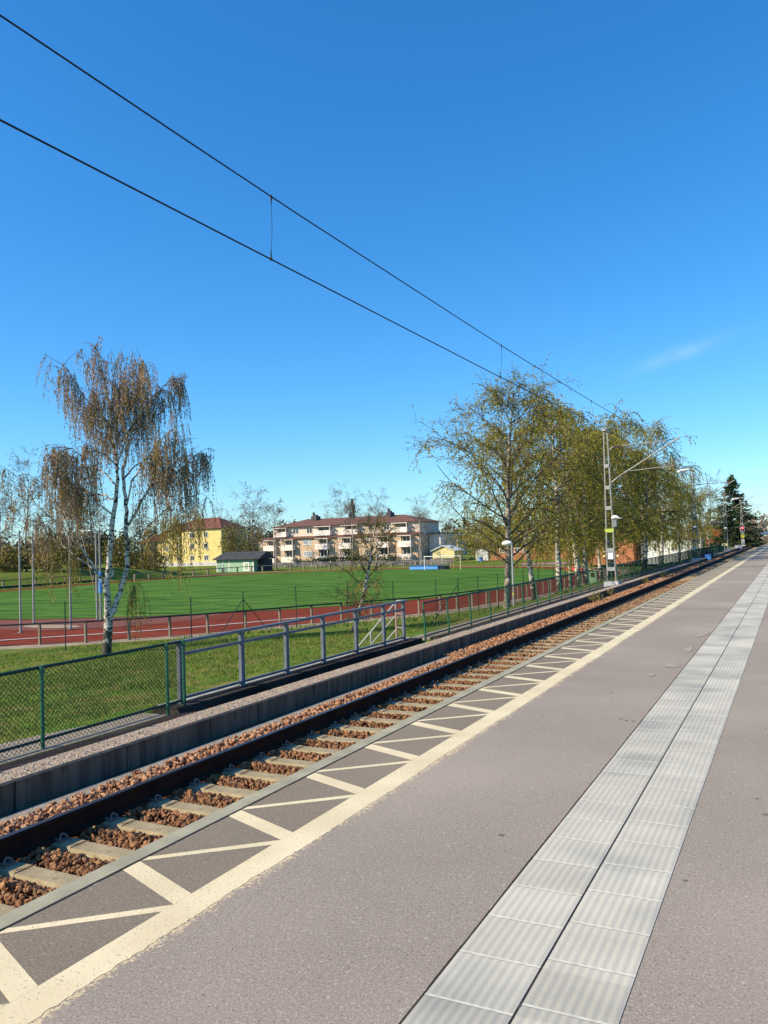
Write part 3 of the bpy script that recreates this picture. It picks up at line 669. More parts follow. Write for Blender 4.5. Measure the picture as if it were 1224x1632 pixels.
yy = [17.9] + [19.4 + 1.62 * k for k in range(60)]
chain_fence('chain_link_fence', 'green chain link fence running on beyond the grey railing towards the spruce', -8.12, -8.2, yy, -0.69, 0.92, 0.085, lean=0.05)

# ---------------------------------------------------------------- grey railing on its concrete beam
rt = thing('railing', 'blue grey steel railing on a concrete beam behind the old platform', 'railing', (-8.45, 0, -0.62))
ry = [9.57, 11.1, 12.45, 13.75, 15.1, 16.4, 17.45]
for y in ry:
    p = MB(); p.box(-0.03, 0.03, y - 0.045, y + 0.045, 0.0, 0.90); p.box(-0.055, 0.055, y - 0.07, y + 0.07, -0.006, 0.008)
    obj('post', p, M['grey_steel'], rt)
obj('handrail', MB().box(-0.055, 0.055, 9.40, 17.6, 0.902, 0.945), M['grey_steel'], rt)
mr_ = MB(); br_ = MB()
for a, b in zip(ry[:-1], ry[1:]):
    mr_.box(-0.02, 0.02, a + 0.046, b - 0.046, 0.71, 0.755); br_.box(-0.025, 0.025, a + 0.046, b - 0.046, 0.045, 0.085)
obj('middle_rail', mr_, M['grey_steel'], rt); obj('bottom_rail', br_, M['grey_steel'], rt)
bm_ = thing('concrete_beam', 'concrete beam coloured as dark as its shaded face under the grey railing', 'beam', (-8.42, 0, 0))
obj('beam_body', MB().box(-0.30, 0.22, 9.25, 17.95, -1.6, -0.628), M['tar'], bm_)  # whole beam in tar colour, painting the shade of its track side
obj('beam_edge', MB().box(-0.24, -0.05, 9.28, 17.92, -0.626, -0.612), M['concrete'], bm_)
# steps down the bank with their handrails
stp = thing('steps', 'concrete steps down the bank at the end of the grey railing', 'steps', (-8.75, 16.55, -0.66))
tr = MB(); tr.box(-0.02, 0.0, 0, 1.25, -0.8, 0.0)
for k in range(6):
    tr.box(-0.02 - 0.30 * (k + 1), -0.02 - 0.30 * k - 0.002, 0, 1.25, -2.0, -0.19 * (k + 0.2))
obj('tread', tr, M['concrete'], stp)
def hand(yoff, label, post_mat):
    h = thing('stair_handrail', label, 'handrail', (-8.75, 16.55 + yoff, -0.66))
    obj('handrail', MB().tube([(0.26, 0, 0.95), (0.0, 0, 0.95), (-1.42, 0, -0.50), (-1.5, 0, -0.66)], 0.026, 8), M['pale_steel'], h)
    obj('middle_rail', MB().tube([(0.22, 0, 0.62), (0.0, 0, 0.64), (-1.40, 0, -0.79)], 0.02, 8), M['pale_steel'], h)
    obj('lower_rail', MB().tube([(0.22, 0, 0.28), (0.0, 0, 0.30), (-1.38, 0, -1.11)], 0.02, 8), M['pale_steel'], h)
    obj('post', MB().tube([(-0.04, 0, -0.1), (-0.04, 0, 0.93)], 0.027, 8), post_mat, h)
    obj('post', MB().tube([(-0.76, 0, -0.9), (-0.76, 0, 0.17)], 0.024, 8), M['pale_steel'], h)
hand(1.20, 'pale three bar stair handrail with a rusty post behind the end of the grey railing', mat('rusty_post', (0.40, 0.20, 0.14), (0.34, 0.30, 0.28), scale=3, rough=0.8))

# ---------------------------------------------------------------- sports ground barrier, wire fence
bp = [(-56, 24.2), (-52.5, 24.7), (-49, 25.6), (-45.7, 26.8), (-42.6, 28.4), (-39.9, 29.7), (-37.65, 31.26), (-35.57, 32.6), (-34.0, 34.31), (-32.59, 36.1), (-31.32, 37.92), (-30.1, 40.0), (-29.0, 42.1), (-27.97, 44.19), (-26.8, 46.0), (-25.5, 47.8), (-24.5, 49.5), (-23.56, 51.2), (-22.88, 53.4), (-22.36, 55.3), (-21.99, 57.5), (-21.5, 59.3), (-21.22, 61.08), (-21.05, 63.0)]
y = 65.4
while y < 112: bp.append((-20.95 + 0.5 * min(1, (y - 63) / 20), y)); y += 2.35
ba = thing('track_barrier', 'weathered post and dark rail barrier along the near side of the red track', 'barrier')
for (x, y) in bp:
    obj('post', MB().box(x - 0.06, x + 0.06, y - 0.06, y + 0.06, -3.4, -2.16), M['post_wood'], ba)
rb = MB()
for a, b in zip(bp[:-1], bp[1:]): rb.bar((*a, -2.115), (*b, -2.115), 0.11, 0.085)
obj('rail', rb, M['dark_rail'], ba)
fb = [(-101.5, 104), (-102, 108), (-102.5, 112), (-102.4, 116), (-102.2, 120), (-102, 124), (-101.6, 128), (-101, 132), (-100.4, 136), (-99.8, 139.0), (-97.4, 140.5), (-94.8, 142), (-92.3, 143.3), (-89.8, 144.5), (-87.2, 145.4), (-84.6, 146.2), (-82, 147), (-79.4, 147.6), (-76.8, 148.1), (-74.2, 148.5), (-71.6, 148.9), (-69, 149.1), (-66.4, 149.2), (-63.8, 149.2), (-61.2, 149.0)]
fbt = thing('track_barrier', 'pale wooden rail barrier along the far end of the pitch', 'barrier')
for (x, y) in fb: obj('post', MB().box(x - 0.13, x + 0.13, y - 0.13, y + 0.13, -3.4, -2.15), M['post_wood'], fbt)
rb = MB()
for a, b in zip(fb[:-1], fb[1:]): rb.bar((*a, -2.08), (*b, -2.08), 0.12, 0.14)
obj('rail', rb, M['post_wood'], fbt)
lb = [(-105.5, 58 + 2.9 * k) for k in range(16)]
lbt = thing('track_barrier', 'grey post barrier with a dark rail below the far grassy mound', 'barrier')
for (x, y) in lb: obj('post', MB().box(x - 0.11, x + 0.11, y - 0.11, y + 0.11, -3.4, -1.95), M['post_wood'], lbt)
rb = MB()
for a, b in zip(lb[:-1], lb[1:]): rb.bar((*a, -1.9), (*b, -1.9), 0.12, 0.1); rb.bar((*a, -2.95), (*b, -2.95), 0.12, 0.35)
obj('rail', rb, M['dark_rail'], lbt)
wfp = [(-37.5, 25.3), (-31.64, 27.75), (-26.26, 30.59), (-26.28, 34.78), (-26.07, 39.54), (-23.9, 41.8), (-21.9, 43.9), (-19.82, 45.65), (-18.9, 47.05), (-18.4, 49.24), (-18.2, 52.55), (-17.9, 57.4), (-17.8, 61), (-17.7, 65), (-17.7, 69), (-17.7, 73), (-17.7, 77), (-17.7, 81)]
wf = thing('wire_fence', 'tall dark wire fence with slim braced posts below the bank', 'fence')
zt = []
for (x, y) in wfp:
    z = tz(x, y); zt.append(-0.62)
    obj('post', MB().tube([(x, y, z - 0.2), (x, y, -0.58)], 0.028, 6), M['green_dark'], wf)
for i_, s_ in ((3, (2, 4)), (8, (7,)), (14, (13,))):
    for j_ in s_:
        a = Vector((*wfp[i_], -1.0)); b = Vector((*wfp[j_], 0)); b = a + (b - a).normalized() * 2.3; b.z = tz(b.x, b.y)
        obj('brace', MB().tube([a, b], 0.022, 6), M['green_dark'], wf)
for dz in (-0.66, -0.95, -1.3):
    mb = MB()
    for a, b in zip(wfp[:-1], wfp[1:]): mb.tube([(*a, dz), (*b, dz)], 0.006, 4, cap=False)
    obj('wire', mb, M['green_dark'], wf)

# throwing cage poles
cg = 'throwing cage poles by the red track'
def cage(x, y, h, label):
    t = thing('cage_pole', label, 'pole', (x, y, -3.26), cg)
    obj('shaft', MB().tube([(0, 0, -0.1), (0, 0, h)], [0.075, 0.06], 10), M['pale_steel'], t)
    obj('base_plate', MB().box(-0.13, 0.13, -0.13, 0.13, -0.02, 0.03), M['greybox'], t)
    obj('pulley', MB().tube([(0, 0, h - 0.12), (0.16, 0.08, h - 0.05)], 0.03, 6), M['greybox'], t)
    return t
cage(-44.84, 35.76, 6.6, 'leftmost and nearest tall grey pole of the throwing cage')
cage(-49.83, 40.87, 6.6, 'second tall grey pole from the left, farther back in the cage')
cage(-42.75, 37.95, 6.6, 'tall grey cage pole standing left of the big birch')
cage(-46.83, 44.05, 6.7, 'grey cage pole close behind the one with the blue wrap')
p5 = cage(-46.07, 43.69, 6.7, 'grey cage pole with a blue wrap at half height beside the birch')
obj('blue_wrap', MB().tube([(0, 0, 2.0), (0, 0, 3.6)], [0.13, 0.10], 10), M['lightblue'], p5)
gl = thing('net_gate_frame', 'slim leaning pole with a short crossbar at its top by the cage', 'pole', (-46.65, 44.3, -3.26))
obj('shaft', MB().tube([(0.0, 0, 0), (-1.75, -0.2, 6.65)], 0.045, 8), M['post_wood'], gl)
obj('crossbar', MB().tube([(-1.9, -0.2, 6.66), (-0.85, -0.1, 6.70)], 0.05, 8), M['white'], gl)

# goal, mats, kiosk, heap
gt = thing('football_goal', 'white football goal at the far end of the pitch', 'goal', (-55.7, 131.6, -3.25))
obj('post', MB().tube([(-3.45, 0, 0), (-3.45, 0, 2.36)], 0.075, 10), M['white'], gt)
obj('post', MB().tube([(3.45, 0, 0), (3.45, 0, 2.36)], 0.075, 10), M['paleyellow'], gt)
obj('crossbar', MB().tube([(-3.53, 0, 2.40), (3.53, 0, 2.40)], 0.075, 10), M['white'], gt)
nb = MB()
for k in range(8): nb.tube([(-3.4 + k * 0.97, 0.05, 2.3), (-3.4 + k * 0.97, 0.9, 2.2), (-3.4 + k * 0.97, 1.9, 0.02)], 0.008, 3, cap=False)
for zz, yo in ((2.2, 0.9), (1.4, 1.27), (0.7, 1.6)): nb.tube([(-3.4, yo, zz), (3.4, yo, zz)], 0.008, 3, cap=False)
obj('net', nb, M['net'], gt)
mt = thing('landing_mat', 'bright blue high jump landing mat with a dark end beside the goal', 'landing mat', (-59.6, 134.4, -3.25))
obj('mat_body', MB().box(-3.4, 2.2, -1.0, 1.2, 0.06, 0.66), M['lightblue'], mt)
obj('mat_cover', MB().box(-3.5, 2.3, -1.1, 1.3, 0.662, 0.70), M['blue'], mt)
obj('mat_end', MB().box(2.35, 3.6, -1.0, 1.2, 0.0, 0.60), M['darkblue'], mt)
kk = thing('kiosk', 'narrow pale green kiosk with a cream lid behind the birch trunks', 'kiosk', (-17.75, 80, tz(-17.75, 80)))
obj('cabinet', MB().box(-0.36, 0.30, -0.35, 0.35, 0, 1.62), M['greenwall'], kk)
obj('lid', MB().hexa([(-0.46, -0.48, 1.64), (0.52, -0.48, 1.58), (0.52, 0.45, 1.58), (-0.46, 0.45, 1.64), (-0.46, -0.48, 1.78), (0.52, -0.48, 1.70), (0.52, 0.45, 1.70), (-0.46, 0.45, 1.78)]), M['paleyellow'], kk)
obj('window', MB().box(-0.20, 0.16, -0.372, -0.352, 0.95, 1.40), mat('kiosk_glass', (0.05, 0.09, 0.03), (0.03, 0.06, 0.02), scale=3, rough=0.2), kk)
rd = thing('red_cover', 'small red tent shaped cover on the far side of the track', 'cover', (-29.5, 121, -3.25))
obj('sheet', MB().hexa([(-1.1, -0.6, 0), (1.1, -0.6, 0), (1.1, 0.6, 0), (-1.1, 0.6, 0), (-0.25, -0.1, 0.95), (0.35, -0.1, 0.95), (0.35, 0.1, 0.95), (-0.25, 0.1, 0.95)]), M['red'], rd)
obj('flap', MB().hexa([(-1.5, -0.7, 0), (-1.1, -0.7, 0), (-1.1, 0.4, 0), (-1.5, 0.4, 0), (-1.3, -0.6, 0.4), (-1.12, -0.6, 0.4), (-1.12, 0.3, 0.4), (-1.3, 0.3, 0.4)]), M['red'], rd)
tag(obj('banner_board', MB().box(-47, -37, 149.9, 150.05, -3.2, -2.95), M['magenta']), 'low purple advertising board along the far side of the track', 'board')

# ---------------------------------------------------------------- catenary masts and overhead wires
def catenary_mast(x, y, label, kit, mt, reach=(2.65, 3.25)):
    zb = -0.55; t = thing('catenary_mast', label, 'mast', (x, y, zb), 'catenary masts along the track')
    obj('footing', MB().hexa([(-0.40, -0.32, -0.5), (0.40, -0.32, -0.5), (0.40, 0.32, -0.5), (-0.40, 0.32, -0.5), (-0.32, -0.26, 0.17), (0.32, -0.26, 0.17), (0.32, 0.26, 0.17), (-0.32, 0.26, 0.17)]), M['plinth'], t)
    H = 7.12; w0, w1 = 0.19, 0.075
    for s in (-1, 1):
        l = MB()
        l.bar((s * w0, -0.055, 0.2), (s * w1, -0.04, H), 0.055, 0.012, (0, 1, 0)); l.bar((s * w0, 0.055, 0.2), (s * w1, 0.04, H), 0.055, 0.012, (0, 1, 0))
        l.bar((s * (w0 + 0.025), 0, 0.2), (s * (w1 + 0.025), 0, H), 0.012, 0.098, (0, 1, 0)); obj('leg', l, mt, t)
    obj('base_plate', MB().box(-0.30, 0.30, -0.14, 0.14, 0.172, 0.20), mt, t)
    for k, z in enumerate((0.75, 1.62, 2.66, 3.55, 4.5, 5.5)):
        if abs(z - 2.66) < 0.1 and kit: continue
        ww = w0 + (w1 - w0) * z / H
        obj('batten_plate', MB().box(-ww - 0.01, ww + 0.01, -0.075, -0.062, z - 0.085, z + 0.085), M['pale_steel'] if kit else mt, t)
    obj('mast_cap', MB().tube([(0, 0, H), (0, 0, H + 0.10), (0, 0, H + 0.16)], [0.16, 0.15, 0.08], 12), M['pale_steel'], t)
    A = reach[0]; B = reach[1]
    ins = MB()
    def insul(a, b):
        a = Vector(a); b = Vector(b)
        for k in range(6): ins.disc(a + (b - a) * (k + 0.5) / 6, b - a, 0.055, 0.03, 10)
        ins.tube([a, b], 0.025, 8)
    insul((0.32, 0, 6.36), (0.72, 0, 6.38)); insul((0.45, 0, 4.92), (0.78, 0, 5.13)); obj('insulator', ins, M['insulator'], t)
    obj('top_tube', MB().tube([(0.10, 0, 6.22), (0.32, 0, 6.36)], 0.03, 8).tube([(0.72, 0, 6.38), (A, 0, 6.44)], 0.027, 8), M['mast'], t)
    obj('bracket_tube', MB().tube([(0.13, 0, 4.70), (0.45, 0, 4.92)], 0.035, 8).tube([(0.78, 0, 5.13), (B, 0, 6.55)], 0.034, 8), M['mast'], t)
    obj('steady_arm', MB().tube([(1.0, 0, 5.20), (A + 0.25, 0, 5.30)], 0.022, 8).tube([(A + 0.2, 0, 5.28), (A + 0.2, 0.05, 5.72)], 0.012, 6).tube([(2.4, 0.05, 5.50), (A + 0.2, 0.05, 5.42)], 0.014, 6), M['mast'], t)
    return t
m1 = catenary_mast(-7.55, 37.7, 'nearest pale steel catenary mast with a yellow green band and lamp box', True, M['mast'])
obj('reflective_band', MB().box(-0.19, 0.19, -0.095, 0.095, 2.43, 2.60), M['yelgreen'], m1)
obj('lamp_box', MB().box(0.16, 0.34, -0.14, 0.06, 2.68, 3.0), M['greybox'], m1)
lc = obj('lamp_arm', MB().tube([(0.12, -0.05, 3.06), (0.58, -0.1, 3.06)], 0.03, 8), M['pale_steel'], m1)
obj('lamp_head', MB().tube([(0.14, -0.08, 3.07), (0.22, -0.08, 3.12), (0.36, -0.08, 3.12), (0.48, -0.1, 3.06)], [0.05, 0.09, 0.08, 0.03], 10), M['lampwhite'], lc)
obj('notice_plate', MB().box(-0.11, 0.13, -0.095, -0.078, 1.20, 1.50), M['lampwhite'], m1)
for xx in (-0.34, 0.27): obj('side_sign', MB().box(xx, xx + 0.10, -0.10, -0.085, 1.30, 1.40), M['paleyellow'], m1)
def lum(t, z0, dx):
    a = obj('lamp_bracket', MB().tube([(0, 0, 7.2), (0.03, 0, z0 - 0.05), (dx * 0.2, -0.05, z0 + 0.06)], 0.035, 8), M['mast_dark'], t)
    obj('lamp_head', MB().tube([(dx * 0.15, -0.05, z0 + 0.08), (dx * 0.45, -0.15, z0 + 0.02), (dx * 0.85, -0.3, z0 - 0.06), (dx, -0.35, z0 - 0.10)], [0.06, 0.13, 0.15, 0.07], 10), M['lampwhite'], a)
m2 = catenary_mast(-7.45, 72.5, 'second catenary mast, dark and weathered, with a long white lamp on top', False, M['mast_dark'])
lum(m2, 7.62, -1.15)
m3 = catenary_mast(-7.35, 106.0, 'third catenary mast up the line, in front of the spruce', False, M['mast'])
m4 = catenary_mast(-7.3, 139.5, 'farthest catenary mast with a flat lamp, beside the red signal', False, M['mast'])
lum(m4, 7.55, -1.3)
def overhead(name, label, pts, r):
    return tag(obj(name, MB().tube(pts, r, 6), M['wire'], smooth=True), label, 'wire')
cyz = [(-5.1, -14, 4.94)] + [(-5.1 + 0.14 * math.sin((y - 4) / 36 * math.pi), y, 4.945 + 0.0012 * y) for y in (2, 8, 16, 25, 37.7, 55, 72.5, 106, 140, 170)]
cyz[1:4] = [(-5.1, 2, 4.93), (-5.1, 8, 4.945), (-5.1, 16, 4.965)]
overhead('contact_wire', 'lower black overhead wire, the contact wire above the track', cyz, 0.0085)
def mz(y):
    c = ((y + 1.7) % 36.6) / 36.6; return 5.62 + 0.26 * (2 * abs(((y - 37.7) / 36.0 + 0.5) % 1 - 0.5) - 0.35 if False else 0)
myz = []
for y in np.arange(-14, 170, 2.0):
    u = abs(((y - 37.7) / 34.5 + 0.5) % 1 - 0.5) * 2            # 0 at a mast, 1 at mid span
    z = 5.92 - 0.30 * (1 - (1 - min(u, 1)) ** 2) if y > 16 else 5.735 - 0.012 * y if y < 8 else None
    if y < 37.7: z = float(np.interp(y, [-14, 4, 7.4, 15.4, 23.4, 30, 37.7], [5.93, 5.73, 5.655, 5.60, 5.635, 5.72, 5.90]))
    myz.append((-5.1 + 0.05 * math.sin(y / 17), y, z))
overhead('messenger_wire', 'upper black overhead wire, the carrying wire above the track', myz, 0.0080)
def wire_at(pts, y):
    yy_ = [p[1] for p in pts]; return Vector((np.interp(y, yy_, [p[0] for p in pts]), y, np.interp(y, yy_, [p[2] for p in pts])))
dl = {7.43: 'nearest thin dropper wire joining the two overhead wires, clear against blue sky', 15.4: 'second dropper wire, just above the first birch crown',
      23.4: 'third dropper wire, above the birches left of the nearest mast'}
for y in (7.43, 15.4, 23.4, 31.0, 46, 54, 62, 80, 88, 96):
    a = wire_at(cyz, y); b = wire_at(myz, y); mid = (a + b) / 2 + Vector((0.004, 0.012, 0))
    t = thing('dropper', dl.get(y, 'thin dropper wire hanging between the overhead wires past the nearest birches'), 'dropper', a, 'droppers between the overhead wires')
    L = b - a
    obj('strand', MB().tube([(0, 0, 0.03), mid - a, L - Vector((0, 0, 0.03))], 0.0032, 5), M['wire'], t)
    obj('clamp', MB().box(-0.009, 0.009, -0.012, 0.012, -0.014, 0.03).tube([(0, -0.006, 0.02), (0, -0.004, 0.10)], 0.0042, 5).tube([(0, 0.007, 0.02), (0, 0.004, 0.10)], 0.0035, 5), M['wire'], t)
    obj('clamp', MB().box(L.x - 0.009, L.x + 0.009, L.y - 0.012, L.y + 0.012, L.z - 0.03, L.z + 0.014).tube([(L.x, L.y - 0.006, L.z - 0.02), (L.x, L.y - 0.004, L.z - 0.09)], 0.0042, 5).tube([(L.x, L.y + 0.007, L.z - 0.02), (L.x, L.y + 0.004, L.z - 0.09)], 0.0035, 5), M['wire'], t)

# ---------------------------------------------------------------- path lamps, signal, line signs
def path_lamp(x, y, z, h, label):
    t = thing('lamp_post', label, 'lamp post', (x, y, z), 'path lamps behind the fence')
    obj('pole', MB().tube([(0, 0, -0.3), (0, 0, 1.05), (0, 0, 1.06), (0, 0, h)], [0.068, 0.068, 0.052, 0.048], 10), M['pale_steel'], t)
    obj('collar', MB().tube([(0, 0, 1.0), (0, 0, 1.1)], 0.075, 10), M['yellow'], t)
    hd = obj('lamp_head', MB().tube([(0.02, 0, h + 0.02), (-0.05, -0.01, h + 0.04), (-0.22, -0.03, h + 0.05), (-0.40, -0.05, h + 0.02), (-0.46, -0.06, h - 0.01)], [0.04, 0.085, 0.12, 0.09, 0.03], 12), M['lampwhite'], t, True)
    obj('lens', MB().tube([(-0.12, -0.02, h - 0.07), (-0.36, -0.05, h - 0.06)], 0.04, 8), M['paleglass'], hd)
path_lamp(-12.0, 36.9, tz(-12.0, 36.9), 1.5 - tz(-12.0, 36.9), 'nearest path lamp with a white saucer head and yellow collar')
path_lamp(-8.75, 87.5, -0.7, 3.0, 'path lamp among the birch trunks beyond the second mast')
path_lamp(-8.75, 129, -0.7, 3.0, 'farthest path lamp, just left of the spruce')
sg = thing('railway_signal', 'railway signal with a red light on a pale bordered black oval shield', 'signal', (-7.05, 135.5, -0.8))
obj('pole', MB().tube([(0, 0, -0.2), (0, 0, 3.9)], 0.07, 8), M['pale_steel'], sg)
def oval_plate(rx, rz, z, y0, th):
    mb = MB(); a = [(rx * math.cos(q), z + rz * math.sin(q)) for q in np.linspace(0, 2 * math.pi, 24, False)]; return mb.prism(a, y0, y0 + th)
sh = obj('shield', oval_plate(0.40, 0.85, 3.35, -0.14, 0.04), M['plinth'], sg)
obj('shield_face', oval_plate(0.33, 0.77, 3.35, -0.17, 0.025), M['black'], sh)
rm = bpy.data.materials.new('red_light'); rm.use_nodes = True; b = rm.node_tree.nodes['Principled BSDF']; b.inputs['Base Color'].default_value = (0.8, 0.1, 0.1, 1); b.inputs['Emission Color'].default_value = (1.0, 0.16, 0.17, 1); b.inputs['Emission Strength'].default_value = 0.9
obj('red_light', MB().disc((0, -0.19, 3.45), (0, 1, 0), 0.23, 0.03, 20), rm, sg)
obj('upper_lens', MB().disc((0, -0.18, 3.88), (0, 1, 0), 0.10, 0.02, 16), M['greybox'], sg)
obj('lower_lens', MB().disc((0, -0.18, 2.88), (0, 1, 0), 0.12, 0.02, 16), M['plinth'], sg)
obj('yellow_plate', MB().disc((0, -0.10, 2.05), (0, 1, 0), 0.33, 0.03, 20), M['yellow'], sg)
sg.scale = (0.86, 0.86, 0.9)
obj('number_plate', MB().box(-0.28, 0.28, -0.12, -0.09, 0.75, 1.5).box(-0.2, 0.2, -0.14, -0.122, 1.1, 1.2), M['pale_steel'], sg)
bs = thing('blue_sign', 'round dark blue sign with a light blue square low beside the track', 'sign', (-6.93, 77, -0.8))
obj('board', MB().disc((0, 0, 0.42), (0, 1, 0), 0.47, 0.04, 28), M['darkblue'], bs)
obj('square', MB().box(-0.26, 0.28, -0.045, -0.024, 0.10, 0.62), M['lightblue'], bs)
obj('stake', MB().box(-0.04, 0.04, 0.025, 0.07, -0.2, 0.5), M['greybox'], bs)
ysn = thing('line_sign', 'small yellow topped marker on a thin post beside the track', 'sign', (-7.2, 101, -0.7))
obj('post', MB().tube([(0, 0, -0.2), (0, 0, 0.85)], 0.05, 8), M['pale_steel'], ysn)
obj('plate', MB().box(-0.3, 0.3, -0.05, 0.05, 0.85, 1.15), M['paleyellow'], ysn)
cb = thing('equipment_box', 'small white equipment box by the track below the signal', 'box', (-7.15, 126, -0.85))
obj('cabinet', MB().box(-0.42, 0.42, -0.3, 0.3, 0.0, 0.62), M['white'], cb)
obj('lid', MB().box(-0.47, 0.47, -0.35, 0.35, 0.622, 0.68), M['plinth'], cb)

# ---------------------------------------------------------------- trees
class Tree:
    def __init__(s, seed): s.g = np.random.default_rng(seed); s.wood = []; s.lc = []; s.la = []; s.ls = []; s.lm = []
    def path(s, p, d, L, n, up=0.0, wob=0.08):
        p = np.array(p, float); d = np.array(d, float); d /= np.linalg.norm(d); out = [p]
        for k in range(n):
            d = d + s.g.normal(0, wob, 3); d[2] += up; d /= np.linalg.norm(d); p = p + d * (L / n); out.append(p)
        return np.array(out)
    def add(s, pts, r0, r1, sides=5, m=0):
        s.wood.append((np.asarray(pts), np.linspace(r0, r1, len(pts)) if np.isscalar(r0) else np.asarray(r0), sides, m))
    def leaves(s, c, a, size, m=0):
        s.lc.append(np.atleast_2d(c)); s.la.append(np.atleast_2d(a)); s.ls.append(np.atleast_2d(size)); s.lm.append(np.full(len(np.atleast_2d(c)), m))
    def strand(s, p, d, L, n_leaf, hang, lsz, m=0, r=0.004, wood_m=1, spread=0.03, la=0.55):
        pts = s.path(p, d, L, 4, hang, 0.10); s.add(pts, r, r * 0.5, 3, wood_m)
        t = s.g.uniform(0.05, 1.0, n_leaf) * 4; i = np.minimum(t.astype(int), 3); f = (t - i)[:, None]
        c = pts[i] * (1 - f) + pts[i + 1] * f + s.g.normal(0, spread, (n_leaf, 3))
        a = (pts[i + 1] - pts[i]); a /= np.linalg.norm(a, axis=1)[:, None]; a = a + s.g.normal(0, la, a.shape)
        s.leaves(c, a, np.array(lsz)[None] * s.g.uniform(0.6, 1.35, (n_leaf, 1)), m)
    def at(s, pts, t):
        x = t * (len(pts) - 1); i = min(int(x), len(pts) - 2); return pts[i] * (1 - x + i) + pts[i + 1] * (x - i), pts[i + 1] - pts[i]
    def build_wood(s, name, mats, parent):
        V = []; Fc = []; Mi = []; n0 = 0
        for pts, rs, k, m in s.wood:
            d = np.gradient(pts, axis=0); d /= np.linalg.norm(d, axis=1)[:, None] + 1e-9
            ref = np.array([0.31, 0.95, 0.05]) if abs(d[0][1]) < 0.8 else np.array([0.95, 0.1, 0.3])
            x = np.cross(d, ref); x /= np.linalg.norm(x, axis=1)[:, None] + 1e-9; y = np.cross(d, x)
            an = np.arange(k) * 2 * np.pi / k
            ring = pts[:, None] + (x[:, None] * np.cos(an)[None, :, None] + y[:, None] * np.sin(an)[None, :, None]) * rs[:, None, None]
            V.append(ring.reshape(-1, 3)); i = n0 + (np.arange(len(pts) - 1)[:, None] * k + np.arange(k)[None]).ravel(); j = n0 + (np.arange(len(pts) - 1)[:, None] * k + (np.arange(k)[None] + 1) % k).ravel()
            Fc.append(np.stack([i, j, j + k, i + k], 1)); Mi.append(np.full(len(i), m)); n0 += len(pts) * k
        return np_mesh(name, np.concatenate(V), np.concatenate(Fc), mats, parent, np.concatenate(Mi), smooth=True)
    def build_leaves(s, name, mats, parent):
        c = np.concatenate(s.lc); a = np.concatenate(s.la); z = np.concatenate(s.ls); m = np.concatenate(s.lm)
        a = a / (np.linalg.norm(a, axis=1)[:, None] + 1e-9); b = np.cross(a, s.g.normal(size=a.shape)); b /= np.linalg.norm(b, axis=1)[:, None] + 1e-9
        A = a * z[:, :1] / 2; B = b * z[:, 1:2] / 2
        V = np.stack([c - A, c + B, c + A, c - B], 1).reshape(-1, 3); Fc = np.arange(len(V)).reshape(-1, 4)
        return np_mesh(name, V, Fc, mats, parent, m)

